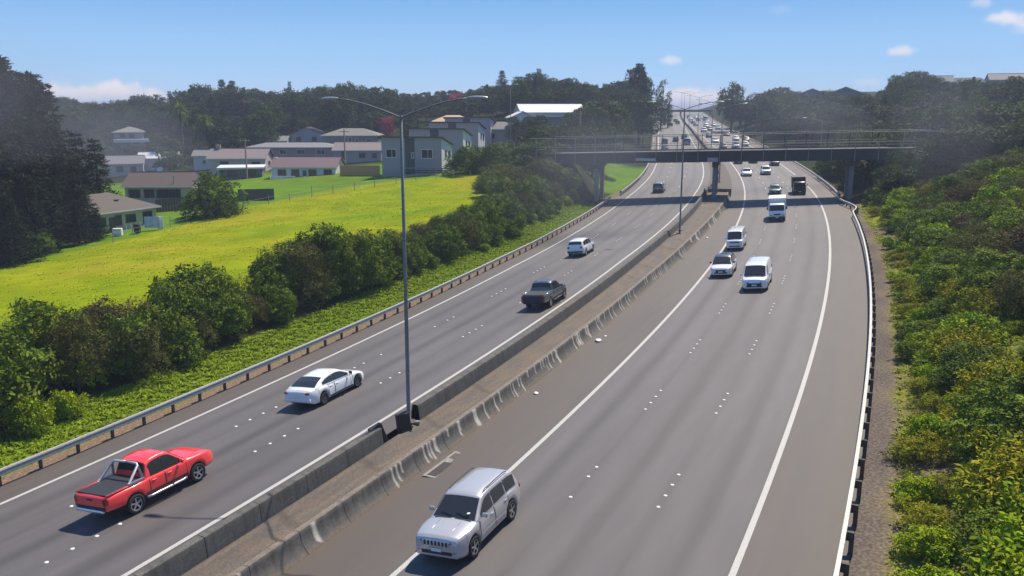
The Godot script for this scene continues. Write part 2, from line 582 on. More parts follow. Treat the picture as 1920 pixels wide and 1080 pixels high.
func wall_panel(kind: int, s0: float, s1: float, prof_pts: Callable, m: Material, parent: Node) -> void:
	var rows := []
	var cols := []
	var n := maxi(2, int((s1 - s0) / 0.11))
	if s0 > 70.0: n = maxi(2, int((s1 - s0) / 0.5))
	for i in n + 1:
		var s := lerpf(s0, s1, float(i) / n)
		var pts: Array = prof_pts.call(s)
		var row := []
		var cr := []
		var streak := 0.0
		var reach := 0.9
		if kind == 1:
			var r := absf(sin(floor(s * 9.0) * 78.233) * 43758.5453)
			r -= floor(r)
			var clump := nz2.get_noise_2d(s * 6.0, 40.0)
			if r < 0.13 + 0.2 * maxf(0.0, clump): streak = 0.85
			reach = fposmod(r * 977.0, 1.0) * 0.7 + 0.35
		for j in pts.size():
			row.append(pts[j])
			var f := float(j) / (pts.size() - 1)
			var c := stain(kind, s, f)
			if j < 2: c = Color(0.23, 0.195, 0.165) * (1.0 + 0.25 * nz.get_noise_2d(s * 20.0, 9.0))
			elif streak > 0.0 and f < reach + 0.1 and f > reach - 0.75: c = c.lerp(Color(0.66, 0.62, 0.55), streak)
			cr.append(c)
		rows.append(row); cols.append(cr)
	mi("barrier_panel", grid_mesh(rows, cols), m, parent)

func at_level(s: float, t: float, y: float) -> Vector3:
	var p := plan(s, t)
	return Vector3(p.x, y, -p.y)

func make_median() -> void:
	var med := Node3D.new()
	med.name = "median_barrier"
	add_child(med)
	med.set_meta("kind", "structure")
	med.set_meta("label", "weathered concrete median with two stepped walls between the carriageways")
	var right_wall := func(s):
		var b := base_r(s)
		var y := road_y(s, b)
		var a := []
		for k in [[-0.62, 0.80], [-0.40, 0.82], [-0.34, 0.80], [-0.31, 0.66], [-0.28, 0.52], [-0.24, 0.40], [-0.20, 0.31], [-0.12, 0.20], [-0.04, 0.10], [0.0, 0.05], [0.03, -0.04]]:
			a.append(at_level(s, b + k[0], y + k[1]))
		return a
	var left_wall := func(s):
		var l := -gap(s)
		var y := road_y(s, l + 1.2)
		var a := []
		for k in [[1.22, -0.05], [1.30, 0.2], [1.52, 0.38], [1.62, 0.86], [1.66, 0.89], [1.90, 0.89], [1.93, 0.86], [1.95, 0.70], [1.97, 0.55], [1.99, 0.40], [2.01, 0.25], [2.03, 0.0], [2.05, -0.3]]:
			a.append(at_level(s, l + k[0], y + k[1]))
		return a
	var s := -37.3
	while s < 122.0:
		if s > 12.2 and s < 15.0:
			s = 15.6; continue        # the gap at the lamp post
		var e := s + (2.62 if s < 60.0 else 5.24)
		if s < 12.2 and e > 12.9: e = 12.9
		wall_panel(0, s + 0.012, e - 0.012, left_wall, M.concrete, med)
		s = e
	s = -38.2
	while s < 121.0:
		var e := s + (2.55 if s < 60.0 else 5.1)
		wall_panel(1, s + 0.012, minf(e, 121.0) - 0.012, right_wall, M.concrete, med)
		s = e
	# packed fill between the walls
	var rows := []
	var cols := []
	s = -40.0
	while s <= 121.0:
		var l := -gap(s)
		var yl := road_y(s, l + 1.2)
		var r := base_r(s)
		var yr := road_y(s, r)
		var row := []
		var cr := []
		for j in 9:
			var f := j / 8.0
			var n1 := nz.get_noise_2d(s * 8.0, j * 30.0)
			row.append(at_level(s, lerpf(l + 2.0, r - 0.56, f), lerpf(yl + 0.16, yr + 0.785, ss(0.0, 0.7, f)) + 0.015 * n1))
			var n7 := nz2.get_noise_2d(s * 7.0, j * 16.0)
			var c := Color(0.19, 0.142, 0.102).lerp(Color(0.13, 0.115, 0.103), clampf(0.5 + 1.1 * n1 + n7, 0.0, 1.0))
			if j == 0 or j == 8: c = c * 0.7
			if absf(fposmod(s, 5.24)) < 0.3: c = c * 0.7
			cr.append(c)
		rows.append(row); cols.append(cr)
		s += 0.35
	mi("median_fill", grid_mesh(rows, cols), M.concrete, med)
	# end walls of the wide median and, past the bridge, one low wall
	var b := MB.new()
	b.col = Color(0.26, 0.245, 0.22)
	for k in [[121.0, -gap(121.0) + 1.3, base_r(121.0), 1.15]]:
		var a0 := on_road(k[0], k[1], -0.2)
		var a1 := on_road(k[0], k[2], -0.2)
		b.box((a0 + a1) * 0.5 + Vector3(0, 0.62, 0), Vector3(a0.distance_to(a1), 1.2, 0.3), Basis(Vector3.UP, -head(121.0)))
	mi("end_wall", b.done(), M.concrete, med)
	b = MB.new()
	b.smooth(false)
	var mid := func(q): return lerpf(-gap(q) + 1.95, base_r(q) - 0.9, ss(121, 150, q) * 0.45)
	s = 121.2
	while s < 520.0:
		var e := s + (3.0 if s < 260.0 else 10.0)
		b.col = Color(0.15, 0.14, 0.13) * rng.randf_range(0.85, 1.15)
		var ra := []
		var rb := []
		for k in [[-0.3, -0.1], [-0.12, 0.3], [-0.09, 0.88], [0.09, 0.88], [0.12, 0.3], [0.3, -0.1]]:
			ra.append(on_road(s, mid.call(s) + k[0], k[1])); rb.append(on_road(e, mid.call(e) + k[0], k[1]))
		b.loft([ra, rb], false)
		s = e
	mi("low_median_wall", b.done(), M.concrete, med)
	var fill_r := ribbon(121.2, 560.0, func(q): return mid.call(q), func(q): return base_r(q) + 0.02, 0.002, 4.0)
	mi("median_paving", fill_r, gmat(Color(0.12, 0.102, 0.092), 0.9, grain(31, 0.05, 0.75, 1.0), 0.5), med)
	var fill_l := ribbon(121.2, 560.0, func(q): return -gap(q) + 1.33, func(q): return mid.call(q), 0.002, 4.0)
	mi("median_paving", fill_l, gmat(Color(0.125, 0.112, 0.105), 0.9, grain(32, 0.05, 0.75, 1.0), 0.5), med)
	# two leaning black covers and rubble at the gap beside the lamp post
	var y0 := road_y(14.0, -gap(14.0) + 1.4)
	for k in [[12.75, 1.75, 0.35, "tilted black cover closing the broken median wall left of the lamp post"], [14.35, 1.95, 0.12, "upright black cover leaning at the foot of the nearest lamp post"]]:
		var cb := MB.new()
		cb.bevel(Vector3(0, 0.5, 0), Vector3(0.62, 1.0, 0.3), 0.03)
		var o := tag(mi("gap_cover", cb.done(), M.black), k[3], "cover", "black covers at the gap in the median wall")
		o.position = at_level(k[0], -gap(k[0]) + k[1], y0 - 0.05)
		o.rotation = Vector3(0.0, -head(14.0) + 1.05, k[2])
	var rubble := thing("broken_concrete", "broken bits of concrete lying in the gap of the median wall", "rubble", at_level(15.2, -gap(15) + 1.8, y0 + 0.15))
	for i in 7:
		bump(rubble, "chunk", M.pier, Vector3(rng.randf_range(-0.5, 0.5), 0.05, rng.randf_range(-0.8, 0.8)), Vector3(0.25, 0.14, 0.2) * rng.randf_range(0.6, 1.3), 0.03, rng.randf() * 3.0)

# ---------------------------------------------------------------- guard rails
func guard_rail(label: String, s0: float, s1: float, t: Callable, side: float, ends := false) -> void:
	var o := thing("guard_rail", label, "guard rail", Vector3.ZERO, "steel guard rails")
	var b := MB.new()
	b.smooth(true)
	var rings := []
	var s := s0
	while s <= s1:
		var tt: float = t.call(s)
		var y := ground_y(s, tt) if absf(tt) > 13.8 else road_y(s, tt)
		var ring := []
		for k in [[0.0, 0.44], [0.075, 0.49], [0.075, 0.53], [0.01, 0.575], [0.01, 0.615], [0.075, 0.66], [0.075, 0.70], [0.0, 0.75], [-0.012, 0.745]]:
			ring.append(at_level(s, tt + side * k[0], y + k[1]))
		rings.append(ring)
		s += 1.0 if s < 140.0 else 4.0
	b.loft(rings, false)
	mi("rail", b.done(), M.steel, o)
	var top := MB.new()
	rings = []
	s = s0
	while s <= s1:
		var tt: float = t.call(s)
		var y := ground_y(s, tt) if absf(tt) > 13.8 else road_y(s, tt)
		rings.append([at_level(s, tt - side * 0.075, y + 0.757), at_level(s, tt + side * 0.06, y + 0.759), at_level(s, tt + side * 0.082, y + 0.70)])
		s += 1.0 if s < 140.0 else 4.0
	top.loft(rings, false)
	mi("rail_cap", top.done(), M.steel_bright, o)
	var pb := MB.new()
	pb.box(Vector3(0, 0.30, 0), Vector3(0.15, 0.86, 0.10))
	pb.box(Vector3(side * 0.13, 0.58, 0), Vector3(0.14, 0.3, 0.09))
	var post := pb.done()
	s = s0 + 0.4
	while s < minf(s1, 150.0):
		var tt: float = t.call(s)
		var y := ground_y(s, tt) if absf(tt) > 13.8 else road_y(s, tt)
		var p := mi("post", post, M.post, o)
		p.position = at_level(s, tt - side * 0.24, y)
		p.rotation.y = -head(s)
		s += 2.0

func make_rails() -> void:
	guard_rail("long steel guard rail on dark posts along the left verge, near side of the bridge", -38, 113, func(s): return -gap(s) - 12.45, 1.0)
	guard_rail("low guard rail along the left carriageway past the bridge", 121, 330, func(s): return -gap(s) - 12.0, 1.0)
	guard_rail("steel guard rail along the outer right shoulder, bending in at the bridge pier", -38, 113, func(s): return 13.5 + 0.75 * (ss(92, 98, s) - ss(98, 108, s) * 1.7), -1.0)
	guard_rail("guard rail along the right shoulder past the bridge", 114, 330, func(s): return 13.3, -1.0)

# ---------------------------------------------------------------- road bridge
func make_bridge() -> void:
	var a := 111.8      # near face
	var z1 := 120.0     # far face
	var h := head(115.0)
	var bas := Basis(Vector3.UP, -h)
	var o := thing("road_bridge", "dark concrete road bridge with tall post and rail screens crossing the motorway", "bridge")
	var deck_y := func(t): return 9.12 + 0.03 * clampf(t, -30.0, 22.0)
	var along := func(t, s, y): 
		var p := plan(115.0, t)
		return Vector3(p.x + (s - 115.0) * sin(h), y, -(p.y + (s - 115.0) * cos(h)))
	for side in [a, z1]:
		var b := MB.new()
		var rings := []
		for i in 14:
			var t := lerpf(-33.0, 33.0, i / 13.0)
			var y: float = deck_y.call(t)
			var w := 0.4 if side == a else -0.4
			rings.append([along.call(t, side, y - 1.45), along.call(t, side, y), along.call(t, side + w, y), along.call(t, side + w, y - 1.45)])
		b.loft(rings, true)
		b.fan(rings[0]); b.fan(rings[-1])
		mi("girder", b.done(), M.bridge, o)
		b = MB.new()
		rings = []
		for i in 14:
			var t := lerpf(-33.0, 33.0, i / 13.0)
			var y: float = deck_y.call(t)
			var s: float = side - (0.1 if side == a else -0.1)
			var s2: float = side + (0.35 if side == a else -0.35)
			rings.append([along.call(t, s, y - 0.02), along.call(t, s, y + 0.2), along.call(t, s2, y + 0.2), along.call(t, s2, y - 0.02)])
		b.loft(rings, true)
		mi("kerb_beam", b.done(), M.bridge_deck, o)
		for lv in [[2.5, 0.045], [1.15, 0.035], [0.75, 0.02]]:
			b = MB.new()
			b.smooth(true)
			var pts := []
			for i in 14:
				var t := lerpf(-33.0, 33.0, i / 13.0)
				pts.append(along.call(t, side + (-0.16 if side == a else 0.16), deck_y.call(t) + lv[0]))
			b.tube(pts, [lv[1]], 6)
			mi("rail", b.done(), M.bridge_rail, o)
		var pb := MB.new()
		pb.box(Vector3(0, 0.49, 0), Vector3(0.10, 4.1, 0.12))
		var post := pb.done()
		var t := -32.0
		while t < 33.0:
			var p := mi("post", post, M.bridge_rail if side == a else M.bridge, o)
			p.position = along.call(t, side + (-0.17 if side == a else 0.17), deck_y.call(t))
			p.basis = bas
			t += 3.12
	var db := MB.new()
	var rr := []
	for i in 14:
		var t := lerpf(-33.0, 33.0, i / 13.0)
		var y: float = deck_y.call(t)
		rr.append([along.call(t, a + 0.45, y - 0.25), along.call(t, a + 0.45, y + 0.03), along.call(t, z1 - 0.45, y + 0.03), along.call(t, z1 - 0.45, y - 0.25)])
	db.loft(rr, true)
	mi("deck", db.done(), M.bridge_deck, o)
	for k in [1.9, 3.8, 5.6]:
		var b := MB.new()
		var rings := []
		for i in 6:
			var t := lerpf(-32.0, 32.0, i / 5.0)
			var y: float = deck_y.call(t)
			rings.append([along.call(t, a + k, y - 1.4), along.call(t, a + k, y - 0.27), along.call(t, a + k + 0.4, y - 0.27), along.call(t, a + k + 0.4, y - 1.4)])
		b.loft(rings, true)
		mi("inner_girder", b.done(), M.bridge, o)
	# piers: three rows, each a cap beam on columns
	for k in [[-22.6, 2], [-4.55, 2], [14.75, 2]]:
		var t: float = k[0]
		var y: float = deck_y.call(t) - 1.57
		var b := MB.new()
		b.box(along.call(t, 115.9, y - 0.35), Vector3(0.8, 0.68, 7.4), bas)
		mi("cap_beam", b.done(), M.bridge, o)
		for s in [113.4, 118.4]:
			b = MB.new()
			var top: Vector3 = along.call(t, s, y - 0.69)
			var bot: float = ground_y(115.0, t) - 0.6
			b.bevel(Vector3(top.x, (top.y + bot) * 0.5, top.z), Vector3(0.62, 0.62, top.y - bot), 0.06, bas * Basis(Vector3.RIGHT, PI / 2))
			mi("pier", b.done(), M.pier, o)
	# abutment walls
	for t in [-33.6, 34.0]:
		var b := MB.new()
		var y: float = deck_y.call(t)
		b.box(along.call(t, 115.9, y - 3.6), Vector3(1.0, 6.8, 9.6), bas)
		mi("abutment", b.done(), M.bridge, o)
	for k in [[1.2, 1.5, 0.62, Color(0.42, 0.30, 0.29), "small faded pink sign fixed to the bridge girder above the median"], [-11.8, 3.0, 0.4, Color(0.42, 0.43, 0.43), "narrow grey sign fixed to the bridge girder over the left carriageway"]]:
		var sb := MB.new()
		var t: float = -4.9 if k[0] > 0.0 else -14.8
		sb.box(Vector3.ZERO, Vector3(k[1], k[2], 0.05))
		var g := tag(mi("bridge_sign", sb.done(), mat(k[3], 0.5)), k[4], "sign")
		g.position = along.call(t, a - 0.05, deck_y.call(t) - (1.1 if k[0] > 0.0 else 0.95))
		g.basis = bas

	# the far overbridge at the crest
	var f := thing("far_overbridge", "thin dark overbridge across the motorway at the distant crest", "bridge")
	var p0 := plan(500.0, -21.0)
	var p1 := plan(500.0, 17.0)
	var mid := (p0 + p1) * 0.5
	var fb := MB.new()
	fb.box(Vector3(mid.x, 14.1, -mid.y), Vector3(p0.distance_to(p1), 1.2, 6.0), Basis(Vector3.UP, -head(500.0)))
	mi("deck", fb.done(), M.bridge, f)
	fb = MB.new()
	fb.box(Vector3(mid.x, 15.2, -mid.y), Vector3(p0.distance_to(p1), 0.08, 0.08), Basis(Vector3.UP, -head(500.0)))
	mi("rail", fb.done(), M.bridge_rail, f)
	for t in [-20.0, -1.0, 16.0]:
		var p := plan(500.0, t)
		fb = MB.new()
		fb.box(Vector3(p.x, 11.5, -p.y), Vector3(0.9, 5.0, 4.0), Basis(Vector3.UP, -head(500.0)))
		mi("pier", fb.done(), M.bridge, f)

# ---------------------------------------------------------------- lamp posts
func lamp_head(parent: Node3D, tip: Vector3, dir: Vector3) -> void:
	var b := MB.new()
	b.smooth(true)
	var w := dir.cross(Vector3.UP).normalized()
	var rings := []
	for k in [[-0.46, 0.04, 0.035], [-0.38, 0.09, 0.06], [-0.1, 0.135, 0.085], [0.28, 0.145, 0.075], [0.45, 0.10, 0.05], [0.5, 0.04, 0.02]]:
		var ring := []
		for j in 8:
			var an := TAU * j / 8
			ring.append(tip + dir * k[0] + w * cos(an) * k[1] + Vector3.UP * sin(an) * k[2])
		rings.append(ring)
	b.loft(rings, true)
	mi("lamp_head", b.done(), M.steel, parent)
	b = MB.new()
	b.box(tip + dir * 0.1 - Vector3(0, 0.075, 0), Vector3(0.45, 0.03, 0.2), Basis(dir, Vector3.UP, dir.cross(Vector3.UP)))
	mi("lamp_glass", b.done(), M.lamp, parent)

func lamp_post(label: String, base: Vector3, hgt: float, arm: float, sides: Array, h: float, grp: String) -> Node3D:
	var o := thing("lamp_post", label, "lamp post", base, grp)
	var b := MB.new()
	b.smooth(true)
	b.tube([Vector3(0, -0.3, 0), Vector3(0, hgt * 0.33, 0), Vector3(0, hgt, 0)], [0.105, 0.09, 0.06], 10)
	mi("pole", b.done(), M.pole, o)
	b = MB.new()
	b.box(Vector3(0, 0.03, 0), Vector3(0.5, 0.06, 0.5))
	mi("base_plate", b.done(), M.post, o)
	for sd in sides:
		var dir := Vector3(cos(h) * sd, 0, sin(h) * sd)
		b = MB.new()
		b.smooth(true)
		var pts := []
		for i in 9:
			var u := i / 8.0
			pts.append(Vector3(0, hgt - 0.1, 0) + dir * arm * 0.86 * u + Vector3.UP * 0.80 * (1.0 - pow(1.0 - u, 1.5)))
		b.tube(pts, [0.045, 0.045, 0.042, 0.04, 0.04, 0.038, 0.036, 0.034, 0.034], 6)
		mi("arm", b.done(), M.pole, o)
		lamp_head(o, pts[8] + dir * 0.45 + Vector3(0, 0.02, 0), dir)
	return o

func make_lamps() -> void:
	var names := ["nearest double-armed lamp post standing on the median beside black covers", "second double-armed lamp post on the median, short of the bridge", "third double-armed lamp post, on the median just behind the bridge", "fourth median lamp post, well past the bridge", "fifth median lamp post, seen small below the far crest", "sixth median lamp post near the far crest", "seventh median lamp post close to the far overbridge", "farthest median lamp post at the crest"]
	var ss_ := [14.7, 77.3, 140.0, 202.0, 265.0, 328.0, 390.0, 450.0]
	for i in 8:
		var s: float = ss_[i]
		var t := -gap(s) + (1.98 if i == 0 else (2.62 if i == 1 else gap(s) * 0.42))
		var p := on_road(s, t, 0.3 if i < 2 else 0.0)
		lamp_post(names[i], p, [13.9, 13.45, 13.2, 13.2, 13.2, 13.2, 13.0, 13.0][i], 3.75, [-1, 1], head(s), "double-armed lamp posts on the median")
	lamp_post("tall lamp post with one short arm behind the grey townhouses", Vector3(-0.3, ground_at(-0.3, 170), -170), 19.3 - ground_at(-0.3, 170), 0.7, [1], 0.2, "")
	lamp_post("single-armed lamp post leaning over the right lanes behind the bridge", on_ground(168.0, 16.5), 9.6, 3.6, [-1], head(168.0), "")
	lamp_post("single-armed lamp post on the right edge far beyond the bridge", on_ground(262.0, 15.0), 11.0, 3.4, [-1], head(262.0), "")

# ---------------------------------------------------------------- vehicles (local: x right, y up, -z forward; l is metres forward of the middle)
func wheel_meshes(r: float, w: float, spokes: int) -> Array:
	var t := MB.new()
	t.smooth(true)
	var rings := []
	for k in [[r * 0.64, w * 0.42], [r * 0.70, w * 0.5], [r * 0.93, w * 0.5], [r, w * 0.36], [r, -w * 0.36], [r * 0.93, -w * 0.5], [r * 0.64, -w * 0.5]]:
		var ring := []
		for j in 20: ring.append(Vector3(k[1], sin(TAU * j / 20) * k[0], cos(TAU * j / 20) * k[0]))
		rings.append(ring)
	t.loft(rings, true)
	var m := MB.new()
	m.smooth(true)
	rings = []
	for k in [[r * 0.66, w * 0.44], [r * 0.60, w * 0.40], [r * 0.57, w * 0.1], [r * 0.1, w * 0.08]]:
		var ring := []
		for j in 16: ring.append(Vector3(k[1], sin(TAU * j / 16) * k[0], cos(TAU * j / 16) * k[0]))
		rings.append(ring)
	m.loft([rings[0], rings[1]], true)
	m.smooth(false)
	for i in spokes:
		var a := TAU * i / spokes
		var bb := Basis(Vector3.RIGHT, a)
		m.box(bb * Vector3(0, r * 0.34, 0) + Vector3(w * 0.34, 0, 0), Vector3(w * 0.12, r * 0.54, r * 0.17), bb)
	m.disc(Vector3(w * 0.41, 0, 0), r * 0.15, Vector3.RIGHT)
	var d := MB.new()
	d.disc(Vector3(w * 0.16, 0, 0), r * 0.6, Vector3.RIGHT, 16)
	return [t.done(), m.done(), d.done()]

func kpt(l: float, ks: Array, c := 1) -> float:
	if l <= ks[0][0]: return ks[0][c]
	for i in range(1, ks.size()):
		if l <= ks[i][0]: return lerpf(ks[i - 1][c], ks[i][c], (l - ks[i - 1][0]) / (ks[i][0] - ks[i - 1][0]))
	return ks[-1][c]

func half_w(sp: Dictionary, l: float) -> float:
	var hl: float = sp.L / 2.0
	var u := absf(l) / hl
	var k: float = sp.get("nose", 0.2) if l > 0 else sp.get("tail", 0.12)
	var x := clampf((u - 0.68) / 0.32, 0.0, 1.0)
	return sp.W / 2.0 * (1.0 - k * pow(x, 2.4))

func body_ring(sp: Dictionary, l: float) -> Array:   # half ring, from the floor up, as (x, y)
	var yt := kpt(l, sp.top)
	var yb := kpt(l, sp.bottom)
	for a in [sp.lf, sp.lr]:
		var ra: float = sp.r + 0.065
		var dl: float = l - a
		if absf(dl) < ra: yb = maxf(yb, minf(sp.r + sqrt(ra * ra - dl * dl), yt - 0.12))
	var w := half_w(sp, l)
	var h := yt - yb
	var fl := 0.0
	for a in [sp.lf, sp.lr]: fl = maxf(fl, 0.025 * exp(-pow((l - a) / 0.55, 2.0)))
	var sh: float = sp.get("shoulder", 0.95)
	return [Vector2(w * 0.62, yb + 0.0), Vector2(w * 0.965 + fl, yb), Vector2(w * 0.99 + fl, yb + h * 0.18), Vector2(w + fl * 0.8, yb + h * 0.45), Vector2(w * 0.995, yb + h * 0.66), Vector2(w * (sh + 0.025), yb + h * 0.86), Vector2(w * (sh - 0.015), yt - 0.03), Vector2(w * (sh - 0.075), yt), Vector2(w * 0.5, yt + 0.028 * sp.get("crown", 1.0)), Vector2(0, yt + 0.04 * sp.get("crown", 1.0))]

func side_x(sp: Dictionary, l: float, y: float) -> float:
	var r := body_ring(sp, l)
	for i in range(1, 7):
		if y <= r[i + 1].y: return lerpf(r[i].x, r[i + 1].x, clampf((y - r[i].y) / maxf(0.001, r[i + 1].y - r[i].y), 0.0, 1.0))
	return r[7].x

func full(half: Array, l: float) -> Array:
	var ring := []
	for p in half: ring.append(Vector3(p.x, p.y, -l))
	for i in range(half.size() - 2, -1, -1): ring.append(Vector3(-half[i].x, half[i].y, -l))
	return ring

func cab_w(sp: Dictionary, l: float, y: float) -> float:
	var yb: float = sp.belt
	return lerpf(half_w(sp, l) * 0.945, sp.W * 0.5 * sp.get("roof_w", 0.77), clampf((y - yb) / (sp.roof - yb), 0.0, 1.0))

func cab_ring(sp: Dictionary, l: float) -> Array:
	var yr := kpt(l, sp.cabin)
	var yb := minf(kpt(l, sp.top), yr) - 0.03
	var a := [Vector2(cab_w(sp, l, yb) , yb)]
	var up := yr - yb
	a.append(Vector2(cab_w(sp, l, yb + up * 0.5), yb + up * 0.5))
	var k := clampf(up / 0.3, 0.05, 1.0)
	a.append(Vector2(cab_w(sp, l, yr) - 0.005, yr - 0.10 * k))
	a.append(Vector2(cab_w(sp, l, yr) - 0.025, yr - 0.045 * k))
	a.append(Vector2(cab_w(sp, l, yr) - 0.075, yr - 0.012 * k))
	a.append(Vector2(cab_w(sp, l, yr) * 0.55, yr + 0.018 * k))
	a.append(Vector2(0, yr + 0.03 * k))
	return a

func stations(sp: Dictionary) -> Array:
	var hl: float = sp.L / 2.0
	var a := [-hl, -hl + 0.02, -hl + 0.06, -hl + 0.12, hl - 0.12, hl - 0.06, hl - 0.02, hl]
	var l := -hl + 0.2
	while l < hl - 0.15:
		a.append(l); l += 0.11
	for c in [sp.lf, sp.lr]:
		var ra: float = sp.r + 0.065
		for i in 17: a.append(c + ra * cos(PI * i / 16.0))
		a.append(c + ra + 0.004); a.append(c - ra - 0.004)
	for p in sp.top: a.append(p[0])
	a.sort()
	return a

func glass_strip(sp: Dictionary, la: float, lb: float) -> ArrayMesh:   # front or rear screen, laid 7 mm proud of the cabin between two stations
	var b := MB.new()
	b.smooth(true)
	var rings := []
	var n := 8
	for i in n + 1:
		var l := lerpf(la, lb, float(i) / n)
		var y := kpt(l, sp.cabin)
		var slope := Vector2(kpt(l + 0.02, sp.cabin) - kpt(l - 0.02, sp.cabin), 0.04)
		var nrm := Vector3(0, slope.y, slope.x).normalized() * 0.012
		if nrm.y < 0.0: nrm = -nrm
		var w := cab_w(sp, l, y) - 0.085
		var ring := []
		for j in 9:
			var f := lerpf(-1.0, 1.0, j / 8.0)
			ring.append(Vector3(w * f, y + 0.03 * (1.0 - f * f) - 0.004, -l) + nrm)
		rings.append(ring)
	b.loft(rings, false)
	return b.done()

func side_glass(sp: Dictionary, side: float, la: float, lb: float) -> ArrayMesh:
	var b := MB.new()
	b.smooth(true)
	var rings := []
	var n := 10
	for i in n + 1:
		var l := lerpf(la, lb, float(i) / n)
		var y0: float = kpt(l, sp.top) + 0.035
		var y1 := maxf(y0 + 0.004, kpt(l, sp.cabin) - 0.105)
		var ring := []
		for j in 4:
			var y := lerpf(y0, y1, j / 3.0)
			ring.append(Vector3(side * (cab_w(sp, l, y) + 0.009), y, -l))
		rings.append(ring)
	b.loft(rings, false)
	return b.done()

func panel(sp: Dictionary, side: float, la: float, lb: float, y0: float, y1: float, off := 0.006) -> ArrayMesh:   # a panel following the flank
	var b := MB.new()
	b.smooth(true)
	var rings := []
	for i in 9:
		var l := lerpf(la, lb, i / 8.0)
		var ring := []
		for j in 7:
			var y := lerpf(maxf(y0, body_ring(sp, l)[1].y + 0.02), minf(y1, kpt(l, sp.top) - 0.035), j / 6.0)
			ring.append(Vector3(side * (side_x(sp, l, y) + off), y, -l))
		rings.append(ring)
	b.loft(rings, false)
	return b.done()

func bump(parent: Node3D, called: String, m: Material, c: Vector3, s: Vector3, r := 0.02, turn := 0.0) -> MeshInstance3D:
	var b := MB.new()
	b.bevel(Vector3.ZERO, s, minf(r, minf(s.x, s.y) * 0.45), Basis(Vector3.UP, turn))
	var o := mi(called, b.done(), m, parent)
	o.position = c
	return o

